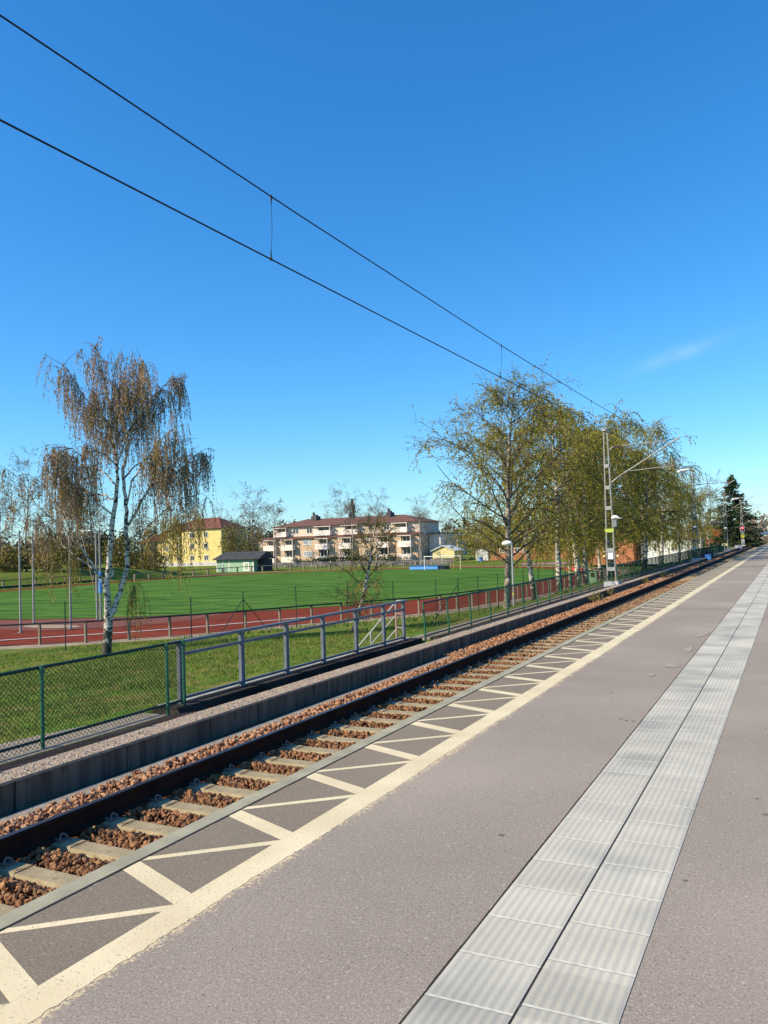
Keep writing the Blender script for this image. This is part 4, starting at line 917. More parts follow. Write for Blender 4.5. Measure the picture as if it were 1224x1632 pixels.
# -- the big weeping birch: limbs given in metres across / depth / up from its foot
def big_birch():
    T = Tree(11); k = 0.00922
    ax = np.array([0.8913, 0.4534, 0]); dp = np.array([-0.4534, 0.8913, 0])
    def W(px, py, d=0.0): return ax * ((px - 522) * k) + dp * d + np.array([0, 0, (1552 - py) * k])
    def limb(l, r0, r1, sides=8, m=0):
        P = np.array([W(*q) for q in l]); out = [P[0]]
        for i in range(len(P) - 1):
            for u in (0.33, 0.67, 1.0): out.append(P[i] * (1 - u) + P[i + 1] * u + T.g.normal(0, 0.018, 3))
        out = np.array(out); T.add(out, r0, r1, sides, m); return out
    trunk = limb([(522, 1600), (524, 1500), (532, 1400), (540, 1330)], 0.24, 0.205, 12)
    A = limb([(538, 1340), (534, 1250, -.05), (532, 1210, -.05), (548, 1110, -.1), (560, 1000, -.1), (572, 900, -.1), (590, 820, -.1), (597, 745, 0), (600, 690, 0)], 0.175, 0.085, 10)
    B = limb([(546, 1340), (572, 1300, .1), (605, 1200, .2), (636, 1120, .25), (637, 1040, .25), (634, 950, .2), (640, 860, .2), (632, 760, .1), (628, 660, .1), (650, 590, .1)], 0.145, 0.07, 10)
    limbs = [(trunk, 0)]
    main = []
    def L(l, r0, r1=0.02, n=10, droop=0.25, wt=1.0): main.append((limb(l, r0 * 0.8, r1 * 0.6, 7, 0 if r0 > 0.042 else 1), int(n * 1.5 * wt), wt))
    L([(600, 690), (590, 600, .1), (570, 510, .2), (540, 450, .3), (505, 400, .4), (470, 330, .5), (450, 270, .5)], 0.085)
    L([(600, 690), (612, 600, -.2), (600, 500, -.3), (575, 400, -.3), (560, 300, -.3), (540, 180, -.4), (520, 100, -.4)], 0.075)
    L([(650, 590, .1), (670, 520, .1), (695, 450, .1), (740, 380, .3), (800, 310, .4), (850, 270, .5), (900, 255, .5)], 0.075)
    L([(600, 500, -.3), (640, 380, -.2), (690, 260, 0), (720, 160, .1)], 0.045)
    L([(570, 510, .2), (560, 400, .4), (580, 260, .5), (600, 140, .5)], 0.045)
    L([(850, 270, .5), (900, 235, .4), (935, 245, .4)], 0.025, n=5)
    L([(650, 590, .1), (662, 500, -.3), (660, 400, -.5), (640, 290, -.6), (650, 190, -.6)], 0.065)
    L([(575, 470, .2), (520, 400, -.2), (450, 330, -.5), (390, 240, -.7), (350, 160, -.8)], 0.05)
    L([(690, 460, .1), (730, 360, -.4), (760, 260, -.7), (780, 180, -.8)], 0.05)
    L([(597, 745), (540, 690, .3), (480, 650, .6), (400, 640, .8), (330, 600, .9), (290, 570, 1.0)], 0.055)
    L([(636, 700, .1), (690, 640, .4), (760, 600, .7), (830, 560, .9), (890, 530, 1.0)], 0.055)
    L([(610, 660), (560, 600, -.4), (500, 580, -.7), (440, 600, -.9), (400, 570, -1.0), (330, 560, -1.1)], 0.06)
    L([(592, 800), (540, 790, .4), (500, 770, .7), (430, 770, .9), (350, 735, 1.1), (270, 690, 1.2), (220, 640, 1.3)], 0.065, wt=1.0)
    L([(580, 880), (520, 830, -.4), (450, 780, -.8), (370, 700, -1.0), (300, 640, -1.1)], 0.055, wt=1.0)
    L([(636, 930, .2), (680, 880, .2), (730, 800, .2), (775, 745, .1), (840, 690, 0), (900, 650, -.1), (960, 610, -.1)], 0.085)
    L([(640, 830, .2), (690, 720, -.3), (760, 640, -.6), (840, 570, -.8), (910, 510, -1.0), (970, 500, -1.1)], 0.06)
    L([(775, 745, .1), (850, 700, .5), (920, 670, .8), (990, 600, 1.0), (1040, 590, 1.1)], 0.05)
    L([(637, 1000, .2), (700, 960, .5), (770, 900, .8), (850, 840, 1.0), (930, 800, 1.1), (980, 790, 1.2)], 0.05, n=8, wt=0.8)
    L([(637, 1060, .2), (720, 990, -.4), (800, 930, -.6), (900, 905, -.8), (1000, 880, -.9), (1060, 850, -.9)], 0.045, n=6, wt=0.6)
    L([(532, 1230, 0), (500, 1160, -.1), (470, 1110, -.2), (420, 1030, -.3), (375, 985, -.4), (330, 930, -.5), (270, 885, -.6), (190, 810, -.8), (130, 720, -.9), (90, 680, -1.0)], 0.085, n=9, wt=0.8)
    L([(530, 1200, 0), (440, 1110, .2), (350, 1055, .3), (250, 990, .5), (170, 930, .6), (120, 840, .7)], 0.06, n=7, wt=0.8)
    L([(380, 990, -.4), (290, 850, .2), (220, 770, .5), (150, 700, .7), (75, 660, .8)], 0.04, n=7, wt=0.6)
    L([(548, 1110, -.1), (600, 1100, -.3), (610, 1110, -.4)], 0.035, n=0)
    L([(560, 1160, -.1), (570, 1120, -.1), (575, 1180, -.1)], 0.06, n=0)
    L([(632, 1130, .2), (660, 1180, .3), (680, 1240, .3)], 0.03, n=1)
    L([(600, 640, .1), (610, 560, .5), (640, 470, .9), (690, 380, 1.2), (720, 300, 1.3)], 0.05)
    L([(600, 640, .1), (560, 540, .6), (500, 450, 1.0), (430, 380, 1.3), (370, 330, 1.4)], 0.05)
    g = T.g; starts = []
    for P, n, wt in main:
        if n == 0: continue
        Lm = np.linalg.norm(P[-1] - P[0])
        for q in range(n):
            t = g.uniform(0.30, 1.0); p, d = T.at(P, t)
            d = d / np.linalg.norm(d); d = d + g.normal(0, 0.6, 3); d[2] = abs(d[2]) * 0.7 + 0.15
            sub = T.path(p, d, g.uniform(0.6, 1.35) * min(1.0, Lm / 3 + .3), 6, -0.16, 0.12); T.add(sub, 0.014, 0.006, 4, 1); starts.append((sub, int((2.8 if P[-1][2] > 10.3 else 4.0) * wt + 0.5)))
        starts.append((P[int(len(P) * 0.5):], int((4 if P[-1][2] > 10.3 else 6) * wt)))
    for sub, n in starts:
        for q in range(n):
            p, d = T.at(sub, g.uniform(0.1, 1.0))
            hi = p[2]
            L_ = g.uniform(0.8, 2.5) if hi < 8.5 else g.uniform(0.6, 2.2)
            o = g.normal(0, 0.35, 3); o[2] = -0.25
            low = hi - L_ < 5.0
            mm = 1 if (hi < 6.0 and g.uniform() < 0.75) or g.uniform() < 0.12 else 0
            for e in range(3):                                         # twigs hang in loose bunches
                l2 = L_ * g.uniform(0.6, 1.1); T.strand(p + g.normal(0, 0.05, 3), o + d * 0.25 + g.normal(0, 0.12, 3), l2, int(l2 * 17), -1.1, (0.10, 0.036), mm, 0.0042, 1, 0.022, 0.3)
    # long low trailing curtains in front of the yellow house and by the trunk
    for (px, d, top, L_, n) in ((790, -0.9, 930, 1.5, 8), (850, -0.9, 905, 1.7, 10), (890, -0.9, 900, 1.9, 12), (925, -0.9, 885, 2.6, 16), (952, -0.9, 885, 3.2, 30), (1005, -0.9, 880, 2.0, 10), (1065, -0.9, 870, 2.1, 22), (160, 0.6, 930, 2.6, 12), (200, 0.5, 950, 2.3, 8), (680, 0.3, 1200, 2.1, 3), (720, 0.3, 1260, 1.5, 3), (655, 0.3, 1150, 2.6, 2), (600, 0.2, 1120, 2.1, 3)):
        for q in range(n):
            p = W(px + g.normal(0, 9), top + g.normal(0, 20), d + g.normal(0, 0.25))
            T.strand(p, np.array([g.normal(0, .2), g.normal(0, .2), -0.5]), L_ * g.uniform(0.4, 1.1), int(L_ * 12), -1.2, (0.11, 0.036), 1, 0.004, 1, 0.022, 0.3)
    t = thing('weeping_birch', 'big white trunked weeping birch with brown catkins on the lawn by the red track', 'tree', (-27.65, 26.5, -2.95))
    T.build_wood('trunk', [M['bark'], M['twig']], t); T.build_leaves('crown', [M['leaf_catkin'], M['leaf_olive']], t)
    return t
bb = big_birch(); bb.location.z = tz(-27.65, 26.5) - 0.35; bb.scale = (0.90, 0.90, 1.055)

def birch(seed, H, first, R, n_limb, n_sub, n_str, leaf_n, lsz, hang, droop, mats, lean=(0, 0), pale=True, str_len=(0.5, 1.2), profile=None, rad_k=0.0145, elev=(0.6, 1.5), twig_r=0.005, bark_m='bark'):
    T = Tree(seed); g = T.g
    tr = T.path((0, 0, -0.4), (lean[0], lean[1], 1), H * 0.97, 14, 0.02, 0.035); r0 = H * rad_k
    T.add(tr, r0 * np.linspace(1.15, 0.12, 15), None, 9, 0)
    for i in range(n_limb):
        t = first + (0.97 - first) * ((i + g.uniform(0, 0.9)) / n_limb)
        p, _ = T.at(tr, t); u = (t - first) / (1 - first)
        pr = profile(u) if profile else (math.sin(math.pi * min(1, 0.18 + 0.80 * u)) ** 0.7)
        az = i * 2.4 + g.uniform(-0.5, 0.5); el = g.uniform(*elev) * (0.6 + 0.6 * u)
        L_ = max(0.5, R * pr * g.uniform(0.75, 1.15)) * 1.15
        d = np.array([math.cos(az), math.sin(az), el])
        P = T.path(p, d, L_, 7, -droop, 0.10); rl = r0 * 0.36 * (1 - 0.75 * t) * (0.5 + pr / 2) + 0.008; T.add(P, rl, rl * 0.25, 5, 0 if (pale and rl > 0.065) else 1)
        for j in range(n_sub):
            q, dd = T.at(P, g.uniform(0.22, 1.0)); dd = dd / np.linalg.norm(dd) + g.normal(0, 0.65, 3); dd[2] += 0.15
            S = T.path(q, dd, L_ * g.uniform(0.25, 0.5), 4, -droop * 1.2, 0.14); T.add(S, rl * 0.35 + 0.003, 0.004, 3, 1)
            for s_ in range(n_str):
                a, da = T.at(S, g.uniform(0.05, 1.0)); o = g.normal(0, 0.6, 3) + da / (np.linalg.norm(da) + 1e-6) * 0.6
                l_ = g.uniform(*str_len); T.strand(a, o, l_, max(1, int(leaf_n * l_ * g.uniform(0.6, 1.3))), -hang, lsz, 0, twig_r)
    w_ = lambda nm, par: (T.build_wood('trunk', [M[bark_m] if pale else M['greytwig'], M['twig'] if pale else M['greytwig']], par), T.build_leaves('crown', mats, par))
    return w_
def plant(builder, label, loc, group=None, rz=0.0, scale=1.0, name='birch_tree', cat='birch'):
    t = thing(name, label, cat, loc, group, rz); t.scale = (scale,) * 3; builder('', t); return t

GB = 'row of birches beside the railway'
sp_l = [M['leaf_spring']]
egg = lambda u: (0.55 + 0.75 * math.sin(math.pi * min(1, 0.15 + 0.75 * u))) * (1.0 if u < 0.75 else 1 - 1.7 * (u - 0.75))
wide = lambda u: float(np.interp(u, [0, 0.15, 0.45, 0.7, 0.9, 1], [0.8, 1.05, 1.0, 0.72, 0.42, 0.25]))
bA = birch(21, 13.0, 0.20, 4.1, 40, 8, 10, 14, (0.092, 0.05), 0.14, 0.055, sp_l, pale=True, str_len=(0.5, 1.2), profile=wide, elev=(0.8, 1.6), bark_m='bark_old')
bB = birch(22, 13.0, 0.29, 2.6, 30, 6, 7, 17, (0.12, 0.062), 0.55, 0.13, sp_l, lean=(0.05, -0.04), str_len=(0.6, 1.6), profile=egg)
bC = birch(23, 13.6, 0.31, 2.3, 28, 6, 7, 16, (0.12, 0.062), 0.45, 0.10, sp_l, lean=(-0.04, 0.03), str_len=(0.6, 1.5), profile=egg)
bD = birch(24, 12.2, 0.29, 2.5, 28, 6, 7, 16, (0.125, 0.064), 0.50, 0.12, sp_l, lean=(0.02, 0.05), str_len=(0.6, 1.5), profile=egg)
def at_ground(x, y): return (x, y, tz(x, y) - 0.05)
tA = plant(bA, 'widest birch with an airy pale crown, first of the row by the railway', at_ground(-14.75, 44.0), GB, 0.0, 1.05)
tB = plant(bB, 'birch with the brightest white trunk in the row by the railway', at_ground(-13.5, 51.0), GB)
tC = plant(bC, 'slim birch whose pale trunk shows just right of the nearest path lamp', at_ground(-16.6, 55.8), GB, 1.0, 0.97)
tD = plant(bD, 'birch with a thick hanging crown just left of the nearest mast', at_ground(-13.2, 57.5), GB, 2.0)
more = [(tC, -15.3, 63.5, 2.2, 1.10, 'slim birch directly behind the nearest catenary mast'), (tB, -13.5, 66.0, 1.1, 1.10, None), (tD, -14.3, 72.5, 4.1, 1.2, None), (tA, -15.2, 78.0, 2.6, 1.12, 'tall airy birch whose top rises highest right of the nearest mast'),
        (tC, -13.0, 80.5, 3.3, 1.08, None), (tB, -14.0, 87.0, 5.0, 1.06, None), (tD, -13.2, 93.5, 0.7, 1.02, None), (tC, -14.2, 99.5, 1.7, 0.95, None), (tB, -12.6, 104.0, 2.9, 0.86, None), (tD, -12.2, 111.0, 3.8, 0.84, 'last birch of the row, in front of the orange house'),
        (tB, -11.6, 119.5, 1.4, 0.74, None), (tB, -17.5, 70.0, 4.4, 0.9, None), (tC, -17.8, 84.0, 0.4, 0.92, None)]
for (src, x, y, rz, sc, lab) in more:
    dup(src, at_ground(x, y), lab or 'spring green birch crowded in the row beyond the nearest mast', GB, rz, (sc,) * 3)
# sapling in front of the far flats
bS = birch(31, 6.1, 0.16, 1.5, 20, 5, 8, 14, (0.07, 0.038), 0.02, 0.02, [M['leaf_olive']], lean=(0.36, 0.12), str_len=(0.3, 0.8), rad_k=0.019, twig_r=0.004)
plant(bS, 'slender leaning birch sapling behind the grey railing', (-18.6, 32.6, tz(-18.6, 32.6) - 0.1), name='birch_sapling')
# bare trees
bare_l = [M['leaf_bare']]
rnd = lambda u: 0.5 + 0.7 * math.sin(math.pi * min(1, 0.1 + 0.8 * u))
bX = birch(41, 17.0, 0.32, 4.2, 24, 5, 5, 5, (0.22, 0.10), 0.03, 0.03, bare_l, pale=False, str_len=(0.8, 1.8), profile=rnd, twig_r=0.016, rad_k=0.010)
bY = birch(42, 15.0, 0.36, 2.6, 22, 5, 5, 5, (0.2, 0.09), 0.12, 0.04, bare_l, pale=True, str_len=(0.7, 1.5), profile=rnd, twig_r=0.013, rad_k=0.010)
GX_ = 'bare trees round the sports ground'
tY = plant(bY, 'slim bare birch before the left end of the pink flats', (-102.9, 148.6, -3.35), GX_, name='bare_birch')
tX = plant(bX, 'large bare tree between the yellow house and the pink flats', (-110.4, 151, -3.35), GX_, name='bare_tree', cat='tree')
for (x, y, rz, sc, lab) in ((-84.7, 150.5, 1.0, 0.97, 'slim bare birch before the middle of the pink flats'), (-79.1, 151, 2.3, 0.82, 'bare birch next to the sapling before the pink flats'), (-68.9, 152, 3.6, 0.78, 'bare birch before the right end of the pink flats'),
                            (-122.4, 160, 0.5, 0.85, 'thin bare birch right of the yellow house')):
    dup(tY, (x, y, -3.35), lab, GX_, rz, (sc,) * 3)
for (x, y, rz, sc, lab) in ((-113.4, 195, 0.9, 1.08, 'bare treetop left of the spruce behind the pink flats'), (-102.7, 195, 1.9, 0.98, 'bare treetop right of the spruce behind the pink flats'), (-84.7, 186, 2.7, 0.84, 'bare treetop behind the right end of the pink flats'), (-77.5, 187, 3.4, 0.66, 'low bare tree behind the right annex of the pink flats'),
                            (-123.4, 95, 0.2, 0.8, 'leftmost bare tree on the far grassy mound'), (-118.6, 96, 1.2, 1.06, 'tallest bare tree on the far mound at the left'), (-117.5, 101, 2.2, 0.82, 'bare tree right of the tallest one on the far mound'), (-112.9, 103, 3.1, 0.74, 'bare tree on the mound behind the cage poles'), (-119.2, 111, 4.0, 0.92, 'bare tree on the mound behind the birch limb'),
                            (-117.0, 122, 4.8, 0.68, 'low bare tree on the mound behind the birch trunk'), (-121.5, 131, 5.5, 0.64, 'low bare tree left of the yellow house'), (-140.0, 176, 0.8, 0.85, 'bare tree behind the green hut'), (-131, 92, 1.7, 0.85, 'bare tree at the very edge of the far mound'), (-126, 172, 2.6, 0.72, 'bare tree in the gap between yellow house and flats')):
    dup(tX, (x, y, tz(x, y) - 0.1), lab, GX_, rz, (sc,) * 3)
dup(tX, (-11.6, 132, -1.2), 'bare brown tree between the last birch and the spruce', GX_, 2.0, (0.62,) * 3)

def spruce(seed, H, R, n_w, name, label, loc):
    T = Tree(seed); g = T.g; T.add(np.array([(0, 0, -0.3), (0, 0, H * .5), (0, 0, H)]), np.array([H * .013, H * .008, .01]), 7, 0)
    for k in range(n_w):
        u = (k + 0.5) / n_w; z = H * (0.05 + 0.94 * u); L_ = R * (1 - u) ** 0.85 + 0.12
        for j in range(int(9 + 5 * (1 - u))):
            az = g.uniform(0, 6.283); d = np.array([math.cos(az), math.sin(az), 0.15 - 0.35 * (1 - u)]); P = T.path((0, 0, z + g.normal(0, .1)), d, L_ * g.uniform(0.75, 1.12), 4, 0.05 - 0.03 * (1 - u), 0.05)
            T.add(P, 0.03 * (1 - u) + .008, .006, 3, 0); n = int(10 + 24 * L_ / R); t = g.uniform(0.12, 1, n) * 4; i = np.minimum(t.astype(int), 3); f = (t - i)[:, None]
            c = P[i] * (1 - f) + P[i + 1] * f + g.normal(0, 0.09, (n, 3)); c[:, 2] -= np.abs(g.normal(0, .16, n)); a = P[i + 1] - P[i] + g.normal(0, 0.22, (n, 3)) * np.linalg.norm(P[i + 1] - P[i], axis=1)[:, None]; a[:, 2] -= 0.1
            T.leaves(c, a, np.stack([g.uniform(0.35, 0.75, n), g.uniform(0.12, 0.24, n)], 1))
    t = thing(name, label, 'spruce', loc); T.build_wood('trunk', [M['twig']], t); T.build_leaves('crown', [M['needle']], t)
spruce(51, 12.5, 5.0, 36, 'spruce_tree', 'dark conical spruce rising beside the track at the far right', (-8.9, 146.5, -1.2))
spruce(52, 19.0, 3.4, 26, 'spruce_tree', 'brownish spruce standing up behind the pink flats roof', (-111.8, 200, -4.0))

# ---------------------------------------------------------------- bushes and far woodland
def leaf_cloud(g, c, rx, ry, rz, n, sz):
    p = g.normal(size=(n, 3)); p /= np.linalg.norm(p, axis=1)[:, None]; p *= g.uniform(0.35, 1, (n, 1)) ** 0.5 * (1 + 0.22 * np.sin(p[:, :1] * 5 + p[:, 2:] * 7 + c[0]))
    return np.array(c) + p * np.array([rx, ry, rz]), g.normal(size=(n, 3)), np.stack([g.uniform(sz * .6, sz * 1.3, n), g.uniform(sz * .35, sz * .8, n)], 1)
def bush(seed, label, loc, rx, ry, rz, n, sz, m, name='bush', cat='bush', group=None):
    T = Tree(seed); t = thing(name, label, cat, loc, group)
    for k in range(4):
        a, b, c = leaf_cloud(T.g, (T.g.uniform(-.5, .5) * rx, T.g.uniform(-.4, .4) * ry, rz * T.g.uniform(.55, .85)), rx * .7, ry * .7, rz * .75, n // 4, sz); T.leaves(a, b, c)
    for k in range(7): T.add(T.path((T.g.uniform(-.3, .3) * rx, 0, -.3), (T.g.normal(0, .4), T.g.normal(0, .4), 1), rz * 1.2, 4, 0, .1), 0.05, 0.01, 4, 0)
    T.build_wood('stems', [M['twig']], t); T.build_leaves('foliage', [m], t)
GBU = 'bushes behind the sports ground'
for i_, (x, y, rx, rz, lab) in enumerate(((-128, 88, 5, 3.2, 'olive bush at the far left on the mound'), (-121, 93.5, 5, 3.0, 'bush below the tallest bare tree on the mound'), (-115, 98, 4.5, 3.8, 'olive bush on the mound behind the cage poles'), (-116, 106, 5, 3.2, 'brown bush on the mound behind the leaning pole'), (-117, 115, 5.5, 4.2, 'olive bush on the mound left of the birch trunk'), (-119, 125, 5, 3.4, 'bush behind the birch trunk left of the yellow house'), (-146, 150, 4, 1.8, 'low bush in front of the left end of the yellow house'), (-124, 160, 3.2, 7.5, 'tall olive bush between yellow house and green hut'), (-122, 166, 4.5, 6.5, 'olive bush left of the pink flats'))):
    bush(60 + i_, lab, (x, y, tz(x, y)), rx, 2.5, rz, 2200, 0.5, M['bushleaf'], group=GBU)
for i_, (x, y, rx, rz, lab) in enumerate(((-62, 172, 5, 7, 'olive bush behind the pale yellow shed'), (-54, 178, 6, 7.5, 'olive bush behind the brick building'), (-70, 190, 6, 7, 'tall bush right of the pink flats'), (-36, 170, 5, 6, 'brown bush at the right end of the brick building'))):
    bush(80 + i_, lab, (x, y, tz(x, y)), rx, 2.5, rz, 2000, 0.5, M['bushleaf'], group=GBU)
for i_, (x, y, rx, rz, lab) in enumerate(((-4.9, 176, 2.4, 1.2, 'low brown scrub past the end of the platform'), (-1.0, 190, 3.5, 1.4, 'low dark scrub at the vanishing end of the track'))):
    bush(90 + i_, lab, (x, y, -0.9), rx, 1.5, rz, 900, 0.3, M['leaf_bare'], group='scrub at the end of the line')
def forest(name, label, rows, seed, dens, lm='forestleaf'):
    T = Tree(seed); g = T.g
    for (xa, ya, xb, yb, h, depth) in rows:
        n = int(math.hypot(xb - xa, yb - ya) * dens)
        for q in range(n):
            u = g.uniform(); x = xa + (xb - xa) * u + g.normal(0, 3); y = ya + (yb - ya) * u + g.uniform(0, depth); hh = h * g.uniform(0.72, 1.1)
            a, b, c = leaf_cloud(g, (x, y, -3.5 + hh * 0.55), 2.6, 2.6, hh * 0.5, 70, 1.7)
            a[:, 0] = x + (a[:, 0] - x) * np.clip(1.5 - (a[:, 2] + 3.5) / hh, 0.15, 1.2) if g.uniform() < 0.5 else a[:, 0]
            T.leaves(a, b, c)
    return kind(T.build_leaves(name, [M[lm]], None), 'stuff', label)
forest('forest', 'far wooded ridge behind the houses', [(-330, 60, -300, 200, 14, 30), (-300, 200, -170, 285, 15, 30), (-175, 285, -60, 310, 13.5, 30), (-190, 60, -178, 150, 9, 15)], 71, 0.75)
forest('far_woods', 'brownish wooded hill beyond the end of the line', [(-40, 420, 120, 470, 15, 60), (-60, 310, 60, 330, 10.0, 30)], 72, 0.6, 'leaf_bare')

# ---------------------------------------------------------------- buildings
def window(par, x0, x1, y, z0, z1, fm='white', gm='glass', mull=1):
    f = MB(); b = 0.12
    f.box(x0, x1, y - 0.06, y + 0.0, z1 - b, z1); f.box(x0, x1, y - 0.09, y + 0.0, z0 - 0.02, z0 + b)
    f.box(x0, x0 + b, y - 0.06, y, z0 + b, z1 - b); f.box(x1 - b, x1, y - 0.06, y, z0 + b, z1 - b)
    for k in range(mull):
        xm = x0 + (x1 - x0) * (k + 1) / (mull + 1); f.box(xm - 0.06, xm + 0.06, y - 0.055, y, z0 + b, z1 - b)
    o = obj('window', f, M[fm], par); obj('pane', MB().box(x0 + b, x1 - b, y - 0.03, y - 0.006, z0 + b, z1 - b), M[gm], o); return o
def hip(x0, x1, y0, y1, z, zr, inx, ov=0.5):
    ym = (y0 + y1) / 2; a = (x0 - ov, y0 - ov, z); b = (x1 + ov, y0 - ov, z); c = (x1 + ov, y1 + ov, z); d = (x0 - ov, y1 + ov, z); e = (x0 + inx, ym, zr); f = (x1 - inx, ym, zr)
    m = MB(); m.face([a, b, f, e]); m.face([b, c, f]); m.face([c, d, e, f]); m.face([d, a, e]); m.face([d, c, b, a]); return m
X_ = lambda px: -118 + 0.1702 * (px - 412.4)
bp_ = thing('apartment_building', 'long pinkish block of flats with white balconies and red brown roof', 'building', (0, 0, 0))
xl_, xr_ = X_(413), X_(669)
obj('lower_wall', MB().box(xl_, xr_, 163, 176, -3.4, 3.55), M['peach'], bp_)
obj('upper_wall', MB().box(X_(433), X_(666), 164.4, 175.5, 3.56, 6.45), M['pink'], bp_)
pr = MB(); pr.hexa([(xl_ - .4, 162.5, 3.56), (xr_ + .4, 162.5, 3.56), (xr_ + .4, 164.38, 3.56), (xl_ - .4, 164.38, 3.56), (xl_ - .4, 162.5, 3.66), (xr_ + .4, 162.5, 3.66), (xr_ + .1, 164.38, 4.15), (xl_ + 2.5, 164.38, 4.15)])
obj('lower_roof', pr, M['rooftile'], bp_)
rf = obj('roof', hip(X_(432), X_(667), 164.4, 175.5, 6.5, 8.4, 6.5, 0.7), M['rooftile'], bp_)
for (pa, pb, h) in ((484, 493, 0.6), (606, 613, 0.6)):
    ch = MB().box(X_(pa), X_(pb), 168.2, 170.2, 7.6, 8.6 + h * .75); ch.box(X_(pa) + .1, X_(pa) + .5, 168.8, 169.3, 9.0, 10.0); ch.box(X_(pb) - .9, X_(pb) - .3, 168.8, 169.6, 9.0, 9.4); obj('chimney', ch, M['chimney'], rf)
obj('chimney', MB().box(X_(546), X_(548), 168.5, 169.2, 8, 9.3), M['chimney'], rf)
def balcony(pa, pb, y, z0, zp, z1, dep=1.3, gm='glass'):
    xa, xb = X_(pa), X_(pb); m = MB()
    m.box(xa, xb, y - dep, y - dep + .1, z0, zp); m.box(xa, xa + .1, y - dep + .1, y - .002, z0, zp); m.box(xb - .1, xb, y - dep + .1, y - .002, z0, zp); m.box(xa + .1, xb - .1, y - dep + .1, y - .002, z0, z0 + .12)
    m.box(xa, xa + .14, y - dep + .01, y - dep + .13, zp, z1); m.box(xb - .14, xb, y - dep + .01, y - dep + .13, zp, z1); m.box(xa - .1, xb + .1, y - dep - .1, y - .002, z1, z1 + .15)
    o = obj('balcony', m, M['balc'], bp_); obj('balcony_door', MB().box(xa + .3, xb - .3, y - .05, y - .003, z0 + .3, z1 - .15), M[gm], o)
    obj('window_bar', MB().box((xa + xb) / 2 - .07, (xa + xb) / 2 + .07, y - .09, y - .052, zp, z1 - .15).box(xa + .6, xa + .75, y - .09, y - .052, zp, z1 - .15), M['white'], o)
for (pa, pb) in ((426, 444), (456, 476), (513, 533), (551, 570), (607, 627), (641, 660)):
    balcony(pa, pb, 163, 0.98, 2.18, 3.30); balcony(pa, pb, 163, -2.1, -0.75, 0.83)
for (pa, pb) in ((438, 460), (507, 533), (551, 576), (628, 651)): balcony(pa, pb, 164.4, 4.12, 5.35, 6.2)
for (pa, pb, gm) in ((489, 503, 'paleglass'), (588, 596, 'glass')):
    window(bp_, X_(pa), X_(pb), 163, 2.0, 3.3, gm=gm, mull=2); window(bp_, X_(pa), X_(pb), 163, -0.75, 0.5, gm=gm, mull=2)
for (pa, pb) in ((467, 477), (490, 500), (590, 597), (613, 622)): window(bp_, X_(pa), X_(pb), 164.4, 4.75, 6.1, mull=1)
an = obj('annex', MB().box(X_(670), X_(686), 168, 178, -3.4, 3.6), M['pink'], bp_)
obj('downpipe', MB().box(X_(685.2), X_(687.6), 167.6, 167.98, -3.4, 3.2), M['plinth'], bp_)
obj('annex_roof', MB().box(X_(669), X_(687.5), 167.5, 178.5, 3.62, 3.85), M['rooftile'], bp_)
obj('dark_foot_band', MB().box(xl_ + .1, xr_ - .1, 162.9, 162.98, -3.4, -2.2), M['chimney'], bp_)  # dark band along the foot of the front wall
fz = thing('board_fence', 'low grey board fence in front of the pink flats', 'fence', (0, 0, 0))
fm_ = MB(); x = X_(420)
while x < X_(715): fm_.box(x, x + 2.45, 157.5, 157.6, -3.3, -1.95); x += 2.5
obj('panel', fm_, M['greyfence'], fz)
pm = MB(); x = X_(420)
while x < X_(716): pm.box(x - .07, x + .02, 157.45, 157.65, -3.35, -1.8); x += 2.5
obj('posts', pm, M['plinth'], fz)
bush(95, 'hedge coloured dark for the shadows at the foot of the pink flats', (-96, 160.3, -3.3), 20, 0.9, 1.7, 5000, 0.4, M['needle'], name='hedge', cat='hedge')  # its dark foliage colour also paints the shadows along the wall foot

by_ = thing('apartment_building', 'yellow three storey house with a red hipped roof behind the birch', 'building', (0, 0, 0))
obj('main_wall', MB().box(-151.3, -133.5, 168, 179, -3.4, 7.15), M['yellowwall'], by_)
obj('wing_wall', MB().box(-157.3, -151.31, 170.0, 179, -3.4, 4.9), M['yellowwall'], by_)
obj('side_wall', MB().box(-163.5, -157.31, 172, 179, -3.4, 3.6), M['mutedwall'], by_)
obj('roof', hip(-151.3, -133.5, 168, 179, 7.2, 10.3, 5, 0.6), M['redroof'], by_)
obj('wing_roof', MB().hexa([(-164, 168.9, 4.0), (-151.32, 169.3, 4.95), (-151.32, 179.5, 4.95), (-164, 179.5, 4.0), (-164, 168.9, 4.2), (-151.32, 169.3, 7.6), (-151.32, 179.5, 8.6), (-160, 179.5, 7.2)]), M['redroof'], by_)
obj('plinth', MB().box(-157.2, -133.6, 167.85, 167.99, -3.4, -1.6), M['plinth'], by_)
obj('corner_trim', MB().box(-151.5, -150.9, 167.9, 167.99, -1.58, 7.1), M['paleyellow'], by_)
for x in (-147.9, -143.3, -138.6):
    for z in (5.0, 1.95, -1.15): window(by_, x - .75, x + .75, 168, z, z + 1.45)
for z in (1.6, -1.2): window(by_, -154.6, -153.1, 170.0, z, z + 1.4)

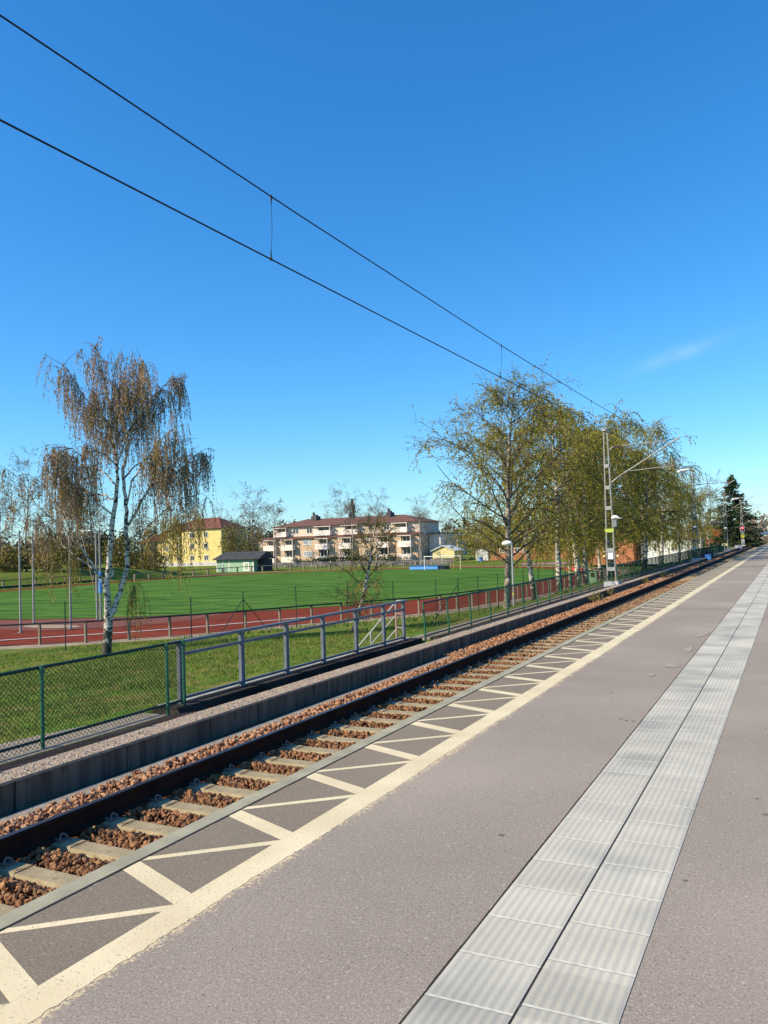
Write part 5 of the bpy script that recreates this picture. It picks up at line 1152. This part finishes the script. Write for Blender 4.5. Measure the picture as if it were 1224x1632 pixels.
hu = thing('clubhouse_hut', 'mint green timber hut with black roof and white corner boards', 'hut', (-107.4, 139.5, -3.3))
obj('wall', MB().box(-4.9, 4.9, 0, 4.6, -0.1, 2.62), M['greenwall'], hu)
ro = MB(); ro.hexa([(-5.5, -0.7, 2.64), (6.9, -0.7, 2.64), (6.9, 5.4, 2.64), (-5.5, 5.4, 2.64), (-5.5, -0.7, 2.78), (6.9, -0.7, 2.78), (6.9, 2.4, 4.3), (-4.4, 2.4, 4.3)]); obj('roof', ro, M['hutroof'], hu)
tm = MB()
for x in (-4.92, -3.3, -1.6, 4.75): tm.box(x, x + .28, -.05, -.003, 0, 2.6)
obj('corner_board', tm, M['white'], hu)
dr = obj('door', MB().box(2.3, 3.9, -.07, -.003, .1, 2.1), M['white'], hu); obj('pane', MB().box(2.7, 3.5, -.09, -.072, .5, 1.8), M['greenwall'], dr)
obj('shaded_recess', MB().box(4.95, 6.6, 1.6, 4.6, -0.1, 2.6), M['hutroof'], hu)  # black block paints the shade in the hut's recessed right side
gb = thing('gable_house', 'dark roofed house end behind the mint green hut', 'house', (-112, 165, -3.3))
obj('wall', MB().box(-6, 2, 0, 6, 0, 3.4), M['greenwall'], gb)
obj('roof', MB().prism([(-6.6, 3.42), (2.6, 3.42), (-3.2, 7.6)], -.5, 6.5), M['hutroof'], gb)

sh_ = thing('gable_shed', 'pale yellow gabled shed right of the pink flats', 'shed', (-69.5, 165, -3.3))
obj('wall', MB().box(-2.6, 2.6, 0, 5, 0, 3.0).prism([(-2.6, 3.0), (2.6, 3.0), (0, 4.0)], 0, 5), M['paleyellow'], sh_)
obj('roof', MB().hexa([(-3.0, -.4, 2.9), (0, -.4, 4.08), (0, 5.4, 4.08), (-3.0, 5.4, 2.9), (-3.0, -.4, 3.05), (0, -.4, 4.25), (0, 5.4, 4.25), (-3.0, 5.4, 3.05)]).hexa([(0.002, -.4, 4.08), (3.0, -.4, 2.9), (3.0, 5.4, 2.9), (0.002, 5.4, 4.08), (0.002, -.4, 4.25), (3.0, -.4, 3.05), (3.0, 5.4, 3.05), (0.002, 5.4, 4.25)]), M['white'], sh_)
obj('door', MB().box(-2.3, 2.3, -.06, -.003, 0, 1.35), M['hutroof'], sh_)
gh = thing('green_roof_house', 'far ochre house with a grey green hipped roof right of the flats', 'house', (-96.2, 230, -3.3))
obj('wall', MB().box(-4.2, 4.2, 0, 8, 0, 6.0), M['peach'], gh)
r_ = obj('roof', hip(-4.2, 4.2, 0, 8, 6.05, 8.7, 3.2), M['greenroof'], gh)
window(gh, -2.9, -1.7, 0, 3.6, 5.0); window(gh, 1.2, 2.4, 0, 3.6, 5.0)
br = thing('brick_building', 'long low orange brick building seen between the birch trunks', 'building', (0, 0, 0))
obj('wall', MB().box(-59.2, -39.6, 166, 176, -3.4, 0.45), M['brick'], br)
obj('roof', MB().box(-59.7, -39.1, 165.4, 176.6, 0.46, 0.85), M['hutroof'], br)
for (a, b) in ((-56.8, -55.6), (-53.4, -52.1), (-51.6, -50.3), (-48.2, -47.0), (-46.6, -45.4)): window(br, a, b, 166, -1.1, -0.1, mull=1)
obj('garage_door', MB().box(-62.2, -59.3, 165.7, 170, -3.4, -0.2), M['plinth'], br)
tag(obj('barrel', MB().tube([(-60.2, 163.5, -3.3), (-60.2, 163.5, -2.9), (-60.2, 163.5, -1.8)], [0.45, 0.5, 0.45], 12), M['lightblue']), 'blue barrel beside the pale end of the brick building', 'barrel')
wb = thing('white_building', 'white building shining between the trunks of the birch row', 'building', (0, 0, 0))
obj('wall', MB().box(-21.5, -14.2, 132, 140, -2.9, 1.15), M['white'], wb)
obj('roof', MB().box(-22, -13.7, 131.5, 140.5, 1.16, 1.5), M['rooftile'], wb)
for x in (-19.8, -17.2): window(wb, x, x + 1.1, 132, -1.0, 0.3)
br2 = thing('brick_building', 'orange brick wall behind the birches left of the white building', 'building', (0, 0, 0))
obj('wall', MB().box(-31, -23.2, 134, 142, -2.9, 1.6), M['brick'], br2); obj('roof', MB().box(-31.5, -22.7, 133.5, 142.5, 1.61, 1.95), M['hutroof'], br2)
window(br2, -28, -26.4, 134, -0.8, 0.6)
rh = thing('red_house', 'tall red boarded house beside the far spruce', 'house', (-12.2, 152, -1.4))
obj('wall', MB().box(-1.6, 1.0, 0, 6, -0.4, 4.0), M['redboards'], rh)
obj('roof', MB().prism([(-1.9, 4.02), (1.3, 4.02), (-0.3, 5.2)], -.3, 6.3), M['hutroof'], rh)
window(rh, -1.45, -0.75, 0, 2.0, 3.4)
gs = thing('grey_shed', 'low pale grey shed left of the red house', 'shed', (-15.5, 146, -2.2))
obj('wall', MB().box(-1.8, 1.6, 0, 3, -0.4, 2.4), M['plinth'], gs); obj('roof', MB().hexa([(-2.1, -.3, 2.42), (1.9, -.3, 2.42), (1.9, 3.3, 2.42), (-2.1, 3.3, 2.42), (-2.1, -.3, 2.5), (1.9, -.3, 2.5), (1.9, 3.3, 3.0), (-2.1, 3.3, 3.0)]), M['hutroof'], gs)
obj('door', MB().box(-.6, .3, -.04, -.002, -.3, 1.7), M['chimney'], gs)
fh = thing('blue_roof_house', 'tiny pale house with a blue roof at the far end of the line', 'house', (-5.5, 232, -1.2))
obj('wall', MB().box(-2.6, 4, 0, 6, -0.5, 2.2), M['plinth'], fh); obj('roof', MB().prism([(-3, 2.22), (4.4, 2.22), (0.7, 3.6)], -.4, 6.4), M['greyblue'], fh)
window(fh, -1.6, -.4, 0, .6, 1.8); window(fh, 1.6, 2.8, 0, .6, 1.8)

# ---------------------------------------------------------------- grass blades on the near lawn and weeds at the wall
g = np.random.default_rng(77)
def blades(n, xr, yr, hmin, hmax, keep=None):
    x = g.uniform(*xr, n); y = g.uniform(*yr, n)
    if keep is not None:
        k = keep(x, y); x = x[k]; y = y[k]
    z = terr(x, y); h = g.uniform(hmin, hmax, len(x)); a = g.uniform(0, 6.283, len(x)); wd = h * 0.13 + 0.006; lx = g.normal(0, .35, len(x)) * h; ly = g.normal(0, .35, len(x)) * h
    P = np.stack([np.stack([x - np.cos(a) * wd, y - np.sin(a) * wd, z - .01], 1), np.stack([x + np.cos(a) * wd, y + np.sin(a) * wd, z - .01], 1), np.stack([x + lx, y + ly, z + h], 1)], 1)
    return P.reshape(-1, 3)
away = lambda x, y: barrier_dist(x, y) > 1.7
def clumped(x, y): return away(x, y) & (g.uniform(size=len(x)) < 0.35 + 0.65 * (np.sin(x * 1.3 + np.sin(y * .9) * 2) * np.sin(y * 1.1 + np.sin(x * .7) * 2) > -0.1))
B = np.concatenate([blades(90000, (-24, -9.4), (9, 34), 0.03, 0.10, clumped), blades(45000, (-34, -16), (18, 34), 0.04, 0.12, clumped), blades(26000, (-20, -8.8), (34, 70), 0.06, 0.18, clumped), blades(9000, (-30, -18), (26, 50), 0.10, 0.28, lambda x, y: (barrier_dist(x, y) > 1.6) & (barrier_dist(x, y) < 4.5))])
kind(np_mesh('grass', B, np.arange(len(B)).reshape(-1, 3), M['blade']), 'stuff', 'grass blades on the lawn below the railway')
for i_, (y, s_) in enumerate(((31.2, 0.28), (30.2, 0.2), (33.5, 0.22), (42, 0.25), (48, 0.25))):
    bush(120 + i_, 'low weeds sprouting at the foot of the old wall', (-6.8, y, -0.78), s_, s_ * 1.5, s_, 160, 0.07, M['bushleaf'], name='weed', cat='weed', group='weeds along the old wall')
